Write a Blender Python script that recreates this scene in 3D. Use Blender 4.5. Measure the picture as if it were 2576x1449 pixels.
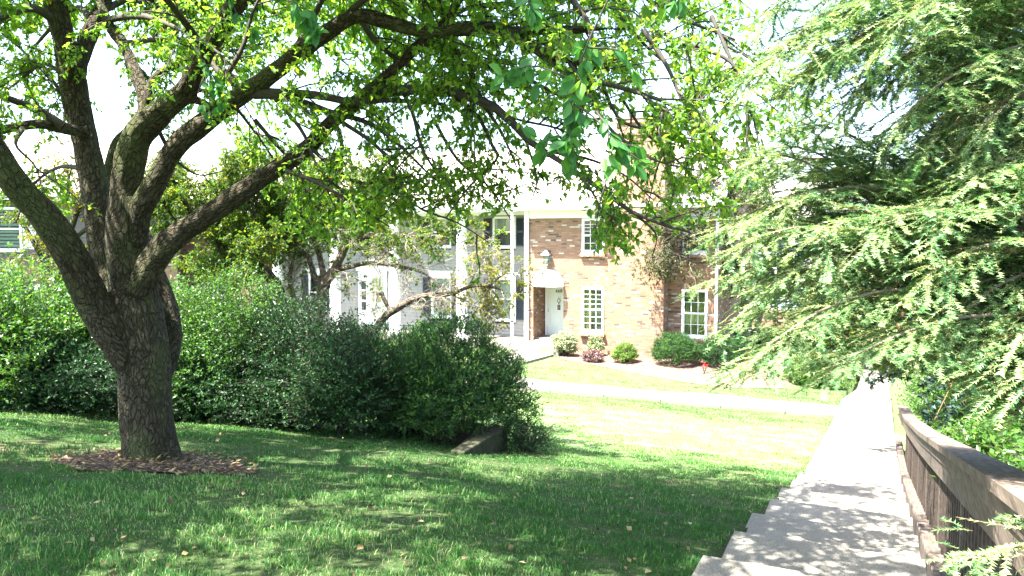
import bpy, math
import numpy as np
from mathutils import Vector
R = math.radians
scene = bpy.context.scene
for o in list(bpy.data.objects): bpy.data.objects.remove(o)

# ---------------------------------------------------------------- camera, sky, sun, exposure
FPX, YAW, EYE = 2000.0, R(25), 3.7            # focal length in 2576-wide pixels, yaw left of +Y, eye height
PITCH = math.atan(124.5/FPX)
cam_d = bpy.data.cameras.new('camera'); cam = bpy.data.objects.new('camera', cam_d)
scene.collection.objects.link(cam); scene.camera = cam
cam.location = (0, 0, EYE)
cam.rotation_euler = (math.pi/2-PITCH, 0, YAW)
cam_d.sensor_width = 36; cam_d.lens = 36*FPX/2576
cam_d.clip_start = 0.05; cam_d.clip_end = 6000

SUN = Vector((0.8, 1.0, -2.6)).normalized()
sd = bpy.data.lights.new('sun', 'SUN'); sd.energy = 5.0; sd.angle = R(0.53); sd.color = (1.0, .955, .88)
so = bpy.data.objects.new('sun', sd); scene.collection.objects.link(so)
so.rotation_euler = SUN.to_track_quat('-Z', 'Y').to_euler(); so.location = (-10, -12, 30)
world = bpy.data.worlds.new('World'); scene.world = world; world.use_nodes = True
wn = world.node_tree; wn.nodes.clear()
sky = wn.nodes.new('ShaderNodeTexSky'); sky.sky_type = 'NISHITA'; sky.sun_disc = False
sky.sun_elevation = math.asin(-SUN.z); sky.sun_rotation = math.atan2(-SUN.x, -SUN.y)
sky.dust_density = 2.5; sky.ozone_density = 1.0; sky.air_density = 1.0
bg = wn.nodes.new('ShaderNodeBackground'); bg.inputs[1].default_value = 0.12
wo = wn.nodes.new('ShaderNodeOutputWorld')
wn.links.new(sky.outputs[0], bg.inputs[0]); wn.links.new(bg.outputs[0], wo.inputs[0])
scene.view_settings.view_transform = 'Standard'; scene.view_settings.look = 'None'
scene.view_settings.gamma = 1; scene.view_settings.exposure = 2.98
scene.render.engine = 'CYCLES'
scene.cycles.max_bounces = 8; scene.cycles.transparent_max_bounces = 8
scene.cycles.diffuse_bounces = 4; scene.cycles.glossy_bounces = 3; scene.cycles.transmission_bounces = 6

# ---------------------------------------------------------------- helpers
rng = np.random.default_rng(11)
CF = np.array([-math.sin(YAW)*math.cos(PITCH), math.cos(YAW)*math.cos(PITCH), -math.sin(PITCH)])
CR = np.array([math.cos(YAW), math.sin(YAW), 0.0])
CU = np.cross(CR, CF)
def W(x, y, d):
    "world point seen at pixel (x, y) of the 2576-wide photograph at distance d along the view axis"
    return np.array([0, 0, EYE]) + d*(CF + (x-1288)/FPX*CR + (724.5-y)/FPX*CU)
def smooth(e0, e1, x):
    t = np.clip((x-e0)/(e1-e0), 0, 1); return t*t*(3-2*t)
_py = np.array([-60, -20, 0, 3.2, 4.63, 11.8, 14, 19.6, 22, 27, 40, 300])
_pz = np.array([4.6, 3.0, 2.14, 2.08, 1.83, .47, .2, -.38, -.47, -.32, -.4, -1.2])
_pz2 = np.array([4.6, 3.0, 2.14, 2.08, 1.83, .47, .2, -.38, -.52, -.95, -2.0, -3.2])
def prof(y, x=-5.0):
    a = np.interp(y, _py, _pz); b = np.interp(y, _py, _pz2)
    k = smooth(-5.0, -1.5, x)
    return a*(1-k)+b*k
def ground(x, y):
    x = np.asarray(x, float); y = np.asarray(y, float)
    z = prof(y, x) - .07
    z = z + .03*np.sin(x*.9+1)*np.cos(y*.7) + .015*np.sin(x*2.3+y*1.7)
    near = smooth(-1.6, -.95, x)*(1-smooth(.35, 1.2, x))
    z = z*(1-near) + (prof(y, x)-.07)*near
    return z
def link(o): scene.collection.objects.link(o)
ORG = {}
def tag(o, label=None, cat=None, group=None, kind=None):
    if label: o['label'] = label
    if cat: o['category'] = cat
    if group: o['group'] = group
    if kind: o['kind'] = kind
    return o
def thing(name, loc, label, cat, group=None):
    o = bpy.data.objects.new(name, None); link(o); o.location = tuple(float(c) for c in loc)
    o.empty_display_size = .2
    ORG[o] = np.array(loc, float); return tag(o, label, cat, group)
class MB:
    def __init__(s): s.V = []; s.F = []; s.C = []; s.n = 0; s.K = []
    def add(s, V, F, col=None, co=None):
        V = np.asarray(V, float).reshape(-1, 3); F = np.asarray(F, int)
        s.V.append(V); s.F.append(F+s.n)
        s.C.append(np.full(len(V), .5) if col is None else np.broadcast_to(col, (len(V),)).astype(float))
        s.n += len(V); return s
    def box(s, a, b, col=None):
        x0, y0, z0 = a; x1, y1, z1 = b
        V = [(x0,y0,z0),(x1,y0,z0),(x1,y1,z0),(x0,y1,z0),(x0,y0,z1),(x1,y0,z1),(x1,y1,z1),(x0,y1,z1)]
        F = [(0,3,2,1),(4,5,6,7),(0,1,5,4),(1,2,6,5),(2,3,7,6),(3,0,4,7)]
        return s.add(V, F, col)
    def prism(s, pts, y0, y1):
        "extrude an XZ outline along Y"
        n = len(pts); V = [(x, y0, z) for x, z in pts]+[(x, y1, z) for x, z in pts]
        s.add(V, [(i, (i+1) % n, n+(i+1) % n, n+i) for i in range(n)])
        for k in range(1, n-1): s.add([V[0], V[k], V[k+1]], [(0, 1, 2)]); s.add([V[n], V[n+k], V[n+k+1]], [(0, 2, 1)])
        return s
    def tube(s, pts, rad, sides=8, cap=True, col=None):
        V, F, _ = tubes(np.asarray(pts, float)[None], np.broadcast_to(rad, (len(pts),))[None], sides)
        s.add(V, F, col)
        if cap:
            n = len(V); o = s.n-n
            s.F.append(np.array([[o+i, o+i+1, o] for i in range(1, sides-1)])[:, ::-1])
            s.F.append(np.array([[n-sides+o+i, n-sides+o+i+1, n-sides+o] for i in range(1, sides-1)]))
        return s
    def lathe(s, prof_, c, sides=20):
        "profile of (radius, height) turned about a vertical axis at c"
        a = np.linspace(0, 2*math.pi, sides, endpoint=False)
        V = np.array([[(c[0]+r*math.cos(t), c[1]+r*math.sin(t), c[2]+h) for t in a] for r, h in prof_]).reshape(-1, 3)
        F = [(k*sides+i, k*sides+(i+1) % sides, (k+1)*sides+(i+1) % sides, (k+1)*sides+i) for k in range(len(prof_)-1) for i in range(sides)]
        return s.add(V, F)
    def build(s, name, mat, parent=None, smooth_=False, uv=False, org=None):
        V = np.concatenate(s.V) if s.V else np.zeros((0, 3))
        if parent is not None:
            p = parent
            while p.parent is not None: p = p.parent
            V = V - ORG[p]
        elif org is not None: V = V - np.array(org, float)
        me = bpy.data.meshes.new(name)
        sizes = np.concatenate([np.full(len(f), f.shape[1]) for f in s.F])
        idx = np.concatenate([f.ravel() for f in s.F])
        me.vertices.add(len(V)); me.vertices.foreach_set('co', V.astype(np.float32).ravel())
        me.loops.add(len(idx)); me.loops.foreach_set('vertex_index', idx.astype(np.int32))
        me.polygons.add(len(sizes))
        st = np.concatenate([[0], np.cumsum(sizes)[:-1]])
        me.polygons.foreach_set('loop_start', st.astype(np.int32))
        me.polygons.foreach_set('loop_total', sizes.astype(np.int32))
        me.polygons.foreach_set('use_smooth', np.full(len(sizes), bool(smooth_)))
        me.update(calc_edges=True)
        at = me.attributes.new('tint', 'FLOAT', 'POINT'); at.data.foreach_set('value', np.concatenate(s.C).astype(np.float32))
        if uv:
            ul = me.uv_layers.new(name='UVMap')
            no = np.zeros(len(sizes)*3); me.polygons.foreach_get('normal', no); no = np.abs(no.reshape(-1, 3))
            ln = np.repeat(no, sizes, axis=0); P = (V+(ORG[p] if parent is not None else 0))[idx]
            u = np.where(ln[:, 0] > .6, P[:, 1], P[:, 0]); v = np.where(ln[:, 2] > .75, P[:, 1], P[:, 2])
            ul.data.foreach_set('uv', np.stack([u, v], 1).astype(np.float32).ravel())
        me.materials.append(mat)
        o = bpy.data.objects.new(name, me); link(o)
        if parent is not None: o.parent = parent
        elif org is not None: o.location = tuple(float(c) for c in org)
        return o
def tubes(P, Rd, sides=4):
    "N polylines of K points each, swept into tubes"
    N, K, _ = P.shape
    T = np.gradient(P, axis=1); T /= np.linalg.norm(T, axis=2, keepdims=True)+1e-9
    ref = np.where(np.abs(T[:, :1, 2:3]) > .9, np.array([[[1., 0, 0]]]), np.array([[[0, 0, 1.]]]))
    A = np.empty_like(P); a = ref - (ref*T[:, :1]).sum(2, keepdims=True)*T[:, :1]
    a = a[:, 0]
    for k in range(K):
        a = a - (a*T[:, k]).sum(1, keepdims=True)*T[:, k]; a /= np.linalg.norm(a, axis=1, keepdims=True)+1e-9; A[:, k] = a
    B = np.cross(T, A)
    th = np.linspace(0, 2*math.pi, sides, endpoint=False)
    V = P[:, :, None] + Rd[:, :, None, None]*(A[:, :, None]*np.cos(th)[None, None, :, None]+B[:, :, None]*np.sin(th)[None, None, :, None])
    i = np.arange(sides); j = (i+1) % sides
    q = np.stack([i, j, j+sides, i+sides], 1)
    F = (q[None, None]+(np.arange(K-1)*sides)[None, :, None, None]+(np.arange(N)*K*sides)[:, None, None, None]).reshape(-1, 4)
    return V.reshape(-1, 3), F, (T, A, B)
def nrm(v): return v/(np.linalg.norm(v, axis=-1, keepdims=True)+1e-9)
LEAF5 = (np.array([[0,0,0],[.42,.27,.07],[.42,-.27,.07],[1,0,-.1],[.42,0,-.01]]), np.array([[0,2,4],[0,4,1],[4,2,3],[1,4,3]]))
def _leafn():
    st = [(0, 0), (.12, .10), (.3, .24), (.5, .29), (.7, .22), (.86, .11), (1, 0)]; V = []; F = []
    for t, w in st: V += [[t, w, .22*w-.16*t*t], [t, 0, -.16*t*t], [t, -w, .22*w-.16*t*t]]
    for k in range(6):
        o = 3*k; F += [[o, o+1, o+4], [o, o+4, o+3], [o+1, o+2, o+5], [o+1, o+5, o+4]]
    return np.array(V, float), np.array(F)
LEAFN = _leafn()
LEAF4 = (np.array([[0,0,0],[.45,.26,.06],[.45,-.26,.06],[1,0,-.05]]), np.array([[0,2,3],[0,3,1]]))
NEEDLE = (np.array([[0,.5,0],[0,-.5,0],[1,0,0]]), np.array([[0,1,2]]))
def scatter(mb, P, D, Nn, S, tint, tpl=LEAF4, width=1.0):
    "place a leaf template at points P along D, with normals Nn and sizes S"
    T, F = tpl; D = nrm(D); Bn = nrm(np.cross(Nn, D)); Nn = np.cross(D, Bn)
    S = np.broadcast_to(S, (len(P),)); Wd = np.broadcast_to(width, (len(P),))
    V = P[:, None]+S[:, None, None]*(T[None, :, 0:1]*D[:, None]+T[None, :, 2:3]*Nn[:, None]) + (S*Wd)[:, None, None]*T[None, :, 1:2]*Bn[:, None]
    k = len(T); FF = (F[None]+(np.arange(len(P))*k)[:, None, None]).reshape(-1, 3)
    mb.add(V.reshape(-1, 3), FF, np.repeat(np.broadcast_to(tint, (len(P),)), k))
def resample(pts, K):
    pts = np.asarray(pts, float); n = len(pts)
    if n < 2: return pts
    ext = np.vstack([2*pts[0]-pts[1], pts, 2*pts[-1]-pts[-2]])
    t = np.linspace(0, n-1-1e-6, K); i = t.astype(int); f = (t-i)[:, None]
    a, b, c, d = ext[i], ext[i+1], ext[i+2], ext[i+3]
    return .5*((2*b)+(c-a)*f+(2*a-5*b+4*c-d)*f*f+(-a+3*b-3*c+d)*f**3)
def vnoise(p, s, seed=0):
    "cheap smooth noise in about -1..1"
    q = np.asarray(p, float)*s; r = np.random.default_rng(seed); out = 0
    for k in range(6):
        d = r.normal(size=q.shape[-1]); d /= np.linalg.norm(d); out = out+np.sin((q@d)*(1+.6*k)+r.uniform(0, 6.28))/(1+.35*k)
    return out/2.2
def spawn(P, step, lr, droop=.4, K=5, ang=(.5, 1.2), t0=.1, wig=.12, taper=.5, up=0.0):
    "side shoots from N polylines: returns M polylines of K points"
    out = []
    for pl in P:
        seg = np.linalg.norm(np.diff(pl, axis=0), axis=1); L = seg.sum()
        n = rng.poisson(max(L*(1-t0)/step, .01))
        if n == 0: continue
        c = np.concatenate([[0], np.cumsum(seg)])
        for t in rng.uniform(t0, 1, n):
            s = t*L; i = min(np.searchsorted(c, s, side='right')-1, len(seg)-1); f = (s-c[i])/(seg[i]+1e-9)
            p = pl[i]*(1-f)+pl[i+1]*f; tg = (pl[i+1]-pl[i])/(seg[i]+1e-9)
            r = rng.normal(size=3); r -= r@tg*tg; r /= np.linalg.norm(r)+1e-9
            a = rng.uniform(*ang); d = tg*math.cos(a)+r*math.sin(a); d[2] += up
            l = rng.uniform(*lr)*(1-taper*t)
            q = [p]; st = l/(K-1)
            for k in range(K-1):
                d = d+rng.normal(size=3)*wig; d[2] -= droop/(K-1); d /= np.linalg.norm(d)
                p = p+d*st; q.append(p)
            out.append(q)
    return np.array(out).reshape(-1, K, 3)
def along(P, n, t0=.15):
    "n points on each of N polylines with tangents"
    N, K, _ = P.shape; t = rng.uniform(t0, 1, (N, n))*(K-1-1e-6); i = t.astype(int); f = (t-i)[..., None]
    a = np.take_along_axis(P, i[..., None], 1); b = np.take_along_axis(P, i[..., None]+1, 1)
    return (a*(1-f)+b*f).reshape(-1, 3), nrm(b-a).reshape(-1, 3)
def leafy(mb, P, n, size, droop=.5, tint=(.1, .9), tpl=LEAF4, width=1.0, flat=.6, hang=0):
    "alternate leaves along twigs"
    if len(P) == 0: return
    p, t = along(P, n); M = len(p)
    r = rng.normal(size=(M, 3)); d = nrm(t*.6+nrm(r)*.9); d[:, 2] -= droop
    nn = rng.normal(size=(M, 3)); nn[:, 2] += flat*2.2; 
    nn = nn - hang*np.array(SUN)*.0
    scatter(mb, p, d, nn, rng.uniform(.7, 1.2, M)*size, rng.uniform(*tint, M), tpl, width)

# ---------------------------------------------------------------- materials
def mat(name): 
    m = bpy.data.materials.new(name); m.use_nodes = True; nt = m.node_tree; nt.nodes.clear()
    return m, nt
class NT:
    def __init__(s, nt): s.nt = nt
    def n(s, typ, **kw):
        nd = s.nt.nodes.new('ShaderNode'+typ)
        for k, v in kw.items():
            if k.startswith('_'): setattr(nd, k[1:], v)
            else:
                key = int(k[1:]) if k[0] == 'i' and k[1:].isdigit() else k.replace('__', ' ')
                inp = nd.inputs[key]
                if isinstance(v, bpy.types.NodeSocket): s.nt.links.new(v, inp)
                elif isinstance(v, bpy.types.Node): s.nt.links.new(v.outputs[0], inp)
                else: inp.default_value = v
        return nd
    def ramp(s, fac, stops, interp='LINEAR'):
        nd = s.nt.nodes.new('ShaderNodeValToRGB'); cr = nd.color_ramp; cr.interpolation = interp
        while len(cr.elements) < len(stops): cr.elements.new(.5)
        for e, (p, c) in zip(cr.elements, stops): e.position = p; e.color = (*c, 1) if len(c) == 3 else c
        s.nt.links.new(fac if isinstance(fac, bpy.types.NodeSocket) else fac.outputs[0], nd.inputs[0]); return nd
    def out(s, sh): 
        o = s.nt.nodes.new('ShaderNodeOutputMaterial'); s.nt.links.new(sh.outputs[0], o.inputs[0])
def plain(name, col, rough=.6, var=.12, scale=6, bump=0, bscale=60, metal=0, spec=.4):
    m, nt = mat(name); N = NT(nt); tc = N.n('TexCoord')
    no = N.n('TexNoise', Vector=tc.outputs['Object'], Scale=scale, Detail=6)
    c = np.array(col); r = N.ramp(no, [(.3, tuple(c*(1-var))), (.7, tuple(np.minimum(c*(1+var), 1)))])
    b = N.n('BsdfPrincipled', Base__Color=r, Roughness=rough, Metallic=metal); b.inputs['Specular IOR Level'].default_value = spec
    if bump:
        n2 = N.n('TexNoise', Vector=tc.outputs['Object'], Scale=bscale, Detail=5)
        bp = N.n('Bump', Strength=bump, Distance=.01, Height=n2.outputs[0]); nt.links.new(bp.outputs[0], b.inputs['Normal'])
    N.out(b); return m
def leafmat(name, stops, trans, tmix=.4, rough=.5, spec=.3):
    m, nt = mat(name); N = NT(nt); at = N.n('Attribute', _attribute_name='tint')
    r = N.ramp(at.outputs['Fac'], stops); b = N.n('BsdfPrincipled', Base__Color=r, Roughness=rough)
    b.inputs['Specular IOR Level'].default_value = spec
    mx = N.n('Mix', _data_type='RGBA', _blend_type='MULTIPLY'); mx.inputs[0].default_value = 1
    nt.links.new(r.outputs[0], mx.inputs[6]); mx.inputs[7].default_value = (*trans, 1)
    t = N.n('BsdfTranslucent', Color=mx.outputs[2]); ms = N.n('MixShader', Fac=tmix)
    nt.links.new(b.outputs[0], ms.inputs[1]); nt.links.new(t.outputs[0], ms.inputs[2]); N.out(ms); return m
M = {}
M['crab_leaf'] = leafmat('crab_leaf', [(0, (.06,.14,.028)), (.5, (.11,.22,.04)), (.93, (.20,.31,.05)), (.99, (.24,.26,.04)), (1, (.4,.26,.05))], (2.1, 2.1, .8), .64)
M['near_leaf'] = leafmat('near_leaf', [(0, (.03,.12,.03)), (.6, (.05,.17,.04)), (1, (.10,.25,.04))], (1.8, 1.7, .8), .45)
M['lit_leaf'] = leafmat('lit_leaf', [(0, (.02,.06,.01)), (.5, (.045,.11,.014)), (.85, (.10,.16,.016)), (1, (.24,.23,.02))], (2.2, 1.9, .7), .5)
M['yellow_leaf'] = leafmat('yellow_leaf', [(0, (.08,.12,.015)), (.5, (.16,.19,.02)), (.9, (.26,.24,.03)), (1, (.3,.17,.03))], (1.5, 1.3, .7), .45)
M['shrub_leaf'] = leafmat('shrub_leaf', [(0, (.03,.09,.02)), (.5, (.06,.16,.025)), (1, (.17,.27,.05))], (1.9, 1.8, .7), .4, .38, .45)
M['holly_leaf'] = leafmat('holly_leaf', [(0, (.008,.035,.010)), (.5, (.014,.06,.015)), (1, (.04,.12,.02))], (1.5, 1.5, .7), .22, .45, .3)
M['yew_leaf'] = leafmat('yew_leaf', [(0, (.008,.04,.013)), (.6, (.02,.085,.02)), (1, (.11,.24,.035))], (1.5, 1.5, .7), .2, .5, .25)
M['hemlock_leaf'] = leafmat('hemlock_leaf', [(0, (.02,.085,.03)), (.5, (.10,.24,.08)), (1, (.42,.54,.22))], (1.3, 1.4, .9), .3, .4, .5)
M['spruce_leaf'] = leafmat('spruce_leaf', [(0, (.006,.02,.012)), (.7, (.02,.05,.035)), (1, (.16,.24,.24))], (1, 1, .8), .12, .5, .3)
M['pine_dark'] = leafmat('pine_dark', [(0, (.005,.018,.008)), (1, (.02,.055,.02))], (1, 1.1, .6), .12, .5, .3)
M['arbor_leaf'] = leafmat('arbor_leaf', [(0, (.07,.14,.02)), (1, (.24,.32,.04))], (1.3, 1.2, .6), .3, .5, .3)
M['olive_leaf'] = leafmat('olive_leaf', [(0, (.018,.03,.008)), (.6, (.055,.07,.02)), (1, (.17,.17,.06))], (1.3, 1.2, .8), .35)
M['pale_leaf'] = leafmat('pale_leaf', [(0, (.10,.2,.06)), (.6, (.3,.36,.16)), (1, (.65,.62,.5))], (1, 1, .8), .3)
M['purple_leaf'] = leafmat('purple_leaf', [(0, (.08,.03,.03)), (.6, (.22,.13,.12)), (1, (.4,.3,.28))], (1, .9, .8), .3)
M['grass'] = leafmat('grass', [(0, (.018,.076,.018)), (.5, (.045,.142,.028)), (.80, (.34,.46,.18)), (.95, (.26,.26,.14)), (1, (.38,.30,.18))], (1.4, 1.6, .9), .45, .5, .3)
M['litter'] = leafmat('litter', [(0, (.045,.028,.018)), (.4, (.12,.075,.04)), (.7, (.26,.19,.07)), (1, (.36,.29,.17))], (1, 1, 1), .15)
M['twig'] = plain('twig', (.045,.038,.028), .85, .3, 20)
M['twig_pale'] = plain('twig_pale', (.22,.19,.15), .85, .35, 14)
M['twig_brown'] = plain('twig_brown', (.13,.075,.035), .85, .35, 14)
def bark(name, stops, scale=9, moss=.65):
    m, nt = mat(name); N = NT(nt); at = N.n('Attribute', _attribute_name='bark')
    wn_ = N.n('TexNoise', Vector=at.outputs['Vector'], Scale=5.0, Detail=4)
    vm = N.n('VectorMath', _operation='MULTIPLY_ADD'); nt.links.new(wn_.outputs['Color'], vm.inputs[0]); vm.inputs[1].default_value = (.14, .14, .14)
    nt.links.new(at.outputs['Vector'], vm.inputs[2])
    w2 = N.n('TexNoise', Vector=at.outputs['Vector'], Scale=26.0, Detail=3); v3 = N.n('VectorMath', _operation='MULTIPLY_ADD'); nt.links.new(w2.outputs['Color'], v3.inputs[0]); v3.inputs[1].default_value = (.045, .045, .03); nt.links.new(vm.outputs[0], v3.inputs[2]); vm = v3
    v = N.n('TexVoronoi', _feature='DISTANCE_TO_EDGE', Vector=vm.outputs[0], Scale=scale*2.2)
    v2 = N.n('TexVoronoi', _feature='F1', Vector=vm.outputs[0], Scale=scale*2.2)
    fine = N.n('TexNoise', Vector=v3.outputs[0], Scale=30, Detail=9, Roughness=.78)
    big = N.n('TexNoise', Vector=at.outputs['Vector'], Scale=2.6, Detail=5)
    r = N.ramp(fine, stops)
    cell = N.n('SeparateColor', Color=v2.outputs['Color'])
    mx = N.n('Mix', _data_type='RGBA', _blend_type='MULTIPLY'); mx.inputs[0].default_value = .75
    cr = N.ramp(cell.outputs[0], [(0, (.78,.76,.74)), (.5, (.95,.93,.92)), (1, (1.18,1.16,1.12))])
    nt.links.new(r.outputs[0], mx.inputs[6]); nt.links.new(cr.outputs[0], mx.inputs[7])
    ed = N.ramp(v.outputs['Distance'], [(0, (.42,.4,.37)), (.07, (.9,.9,.9)), (.3, (1.05,1.05,1.05))])
    m2 = N.n('Mix', _data_type='RGBA', _blend_type='MULTIPLY'); m2.inputs[0].default_value = .9
    nt.links.new(mx.outputs[2], m2.inputs[6]); nt.links.new(ed.outputs[0], m2.inputs[7])
    m3 = N.n('Mix', _data_type='RGBA'); mk = N.ramp(big, [(.5, (0,0,0)), (.62, (moss,)*3)])
    nt.links.new(mk.outputs[0], m3.inputs[0]); nt.links.new(m2.outputs[2], m3.inputs[6]); m3.inputs[7].default_value = (.10,.12,.045,1)
    hg = N.n('Math', _operation='MULTIPLY_ADD', i0=fine.outputs[0], i1=1.1); 
    e2 = N.ramp(v.outputs['Distance'], [(0, (0,0,0)), (.18, (1,1,1))]); nt.links.new(e2.outputs[0], hg.inputs[2])
    bp = N.n('Bump', Strength=1.0, Distance=.03, Height=hg)
    b = N.n('BsdfPrincipled', Base__Color=m3.outputs[2], Roughness=.9, Normal=bp); b.inputs['Specular IOR Level'].default_value = .15
    N.out(b); return m
M['bark'] = bark('bark', [(.25, (.022,.018,.012)), (.5, (.072,.062,.040)), (.75, (.18,.16,.105))], 13)
M['bark_pale'] = bark('bark_pale', [(.25, (.07,.055,.04)), (.5, (.16,.13,.10)), (.75, (.30,.26,.21))], 9, .15)
M['white'] = plain('white_paint', (.80,.80,.78), .45, .03, 3)
M['white_metal'] = plain('white_metal', (.78,.79,.80), .35, .03, 3)
M['door_paint'] = plain('door_paint', (.70,.76,.70), .4, .03, 3)
M['shutter'] = plain('shutter_paint', (.035,.045,.06), .5, .1, 5)
M['siding'] = plain('siding', (.27,.265,.25), .6, .05, 2)
M['siding_dark'] = plain('siding_dark', (.12,.10,.09), .6, .06, 2)
M['siding_blue'] = plain('siding_blue', (.22,.27,.30), .6, .05, 2)
M['black_metal'] = plain('black_metal', (.02,.021,.022), .4, .1, 5, spec=.5)
M['pewter'] = plain('pewter', (.30,.31,.31), .35, .1, 10, metal=.8)
M['brass'] = plain('brass', (.12,.10,.07), .4, .1, 10, metal=.5)
M['blind'] = plain('blind', (.62,.66,.62), .8, .04, 2)
M['curtain'] = plain('curtain', (.33,.34,.12), .9, .25, 5)
M['interior'] = plain('interior', (.06,.07,.07), .9, .2, 3)
M['red_cloth'] = plain('red_cloth', (.25,.04,.02), .9, .2, 8)
M['red_petal'] = plain('red_petal', (.55,.02,.02), .6, .2, 8)
def glass():
    m, nt = mat('glass'); N = NT(nt); t = N.n('BsdfTransparent'); g = N.n('BsdfGlossy', Roughness=.03)
    t.inputs[0].default_value = (.75,.8,.78,1); ms = N.n('MixShader', Fac=.07)
    nt.links.new(t.outputs[0], ms.inputs[1]); nt.links.new(g.outputs[0], ms.inputs[2]); N.out(ms); return m
M['glass'] = glass()
def brickmat(name, rot=False, tone=(1,1,1)):
    m, nt = mat(name); N = NT(nt); uv = N.n('UVMap')
    mp = N.n('Mapping', Vector=uv.outputs[0]); mp.inputs['Rotation'].default_value = (0, 0, math.pi/2 if rot else 0)
    b = N.n('TexBrick', Vector=mp.outputs[0], Scale=1.0); b.inputs['Color1'].default_value = (0,0,0,1); b.inputs['Color2'].default_value = (1,1,1,1)
    b.inputs['Mortar'].default_value = (.5,.5,.5,1); b.inputs['Mortar Size'].default_value = .006; b.inputs['Mortar Smooth'].default_value = .2
    b.inputs['Brick Width'].default_value = .208; b.inputs['Row Height'].default_value = .068; b.offset = .5
    t = np.array(tone); t = t*.66; f = lambda *c: tuple(t*np.array(c))
    r = N.ramp(b.outputs['Color'], [(0, f(.72,.62,.52)), (.085, f(.43,.25,.16)), (.3, f(.48,.285,.18)), (.42, f(.40,.225,.14)), (.60, f(.50,.31,.20)), (.78, f(.44,.26,.17)), (.92, f(.17,.13,.105)), (.96, f(.28,.19,.14))], 'CONSTANT')
    no = N.n('TexNoise', Vector=uv.outputs[0], Scale=35, Detail=6); nr = N.ramp(no, [(.3, (.7,.7,.7)), (.7, (1.2,1.2,1.2))])
    mx = N.n('Mix', _data_type='RGBA', _blend_type='MULTIPLY'); mx.inputs[0].default_value = .8
    nt.links.new(r.outputs[0], mx.inputs[6]); nt.links.new(nr.outputs[0], mx.inputs[7])
    m2 = N.n('Mix', _data_type='RGBA'); nt.links.new(b.outputs['Fac'], m2.inputs[0]); nt.links.new(mx.outputs[2], m2.inputs[6]); m2.inputs[7].default_value = (*f(.34,.25,.185), 1)
    hh = N.n('Math', _operation='MULTIPLY_ADD', i0=b.outputs['Fac'], i1=-1.0, i2=no.outputs[0])
    bp = N.n('Bump', Strength=.8, Distance=.012, Height=hh); p = N.n('BsdfPrincipled', Base__Color=m2.outputs[2], Roughness=.85, Normal=bp)
    p.inputs['Specular IOR Level'].default_value = .2; N.out(p); return m
M['brick'] = brickmat('brick'); M['brick_soldier'] = brickmat('brick_soldier', True)
def shingle():
    m, nt = mat('shingles'); N = NT(nt); uv = N.n('UVMap')
    b = N.n('TexBrick', Vector=uv.outputs[0], Scale=1.0); b.inputs['Color1'].default_value = (.36,.32,.29,1); b.inputs['Color2'].default_value = (.54,.49,.45,1)
    b.inputs['Mortar'].default_value = (.2,.18,.16,1); b.inputs['Mortar Size'].default_value = .008
    b.inputs['Brick Width'].default_value = .3; b.inputs['Row Height'].default_value = .075
    no = N.n('TexNoise', Vector=uv.outputs[0], Scale=3, Detail=5); nr = N.ramp(no, [(.3, (.85,.85,.85)), (.7, (1.1,1.1,1.1))])
    mx = N.n('Mix', _data_type='RGBA', _blend_type='MULTIPLY'); mx.inputs[0].default_value = .8
    nt.links.new(b.outputs[0], mx.inputs[6]); nt.links.new(nr.outputs[0], mx.inputs[7])
    bp = N.n('Bump', Strength=.4, Distance=.01, Height=b.outputs['Fac']); bp.invert = True
    p = N.n('BsdfPrincipled', Base__Color=mx.outputs[2], Roughness=.9, Normal=bp); N.out(p); return m
M['shingles'] = shingle()
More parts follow.
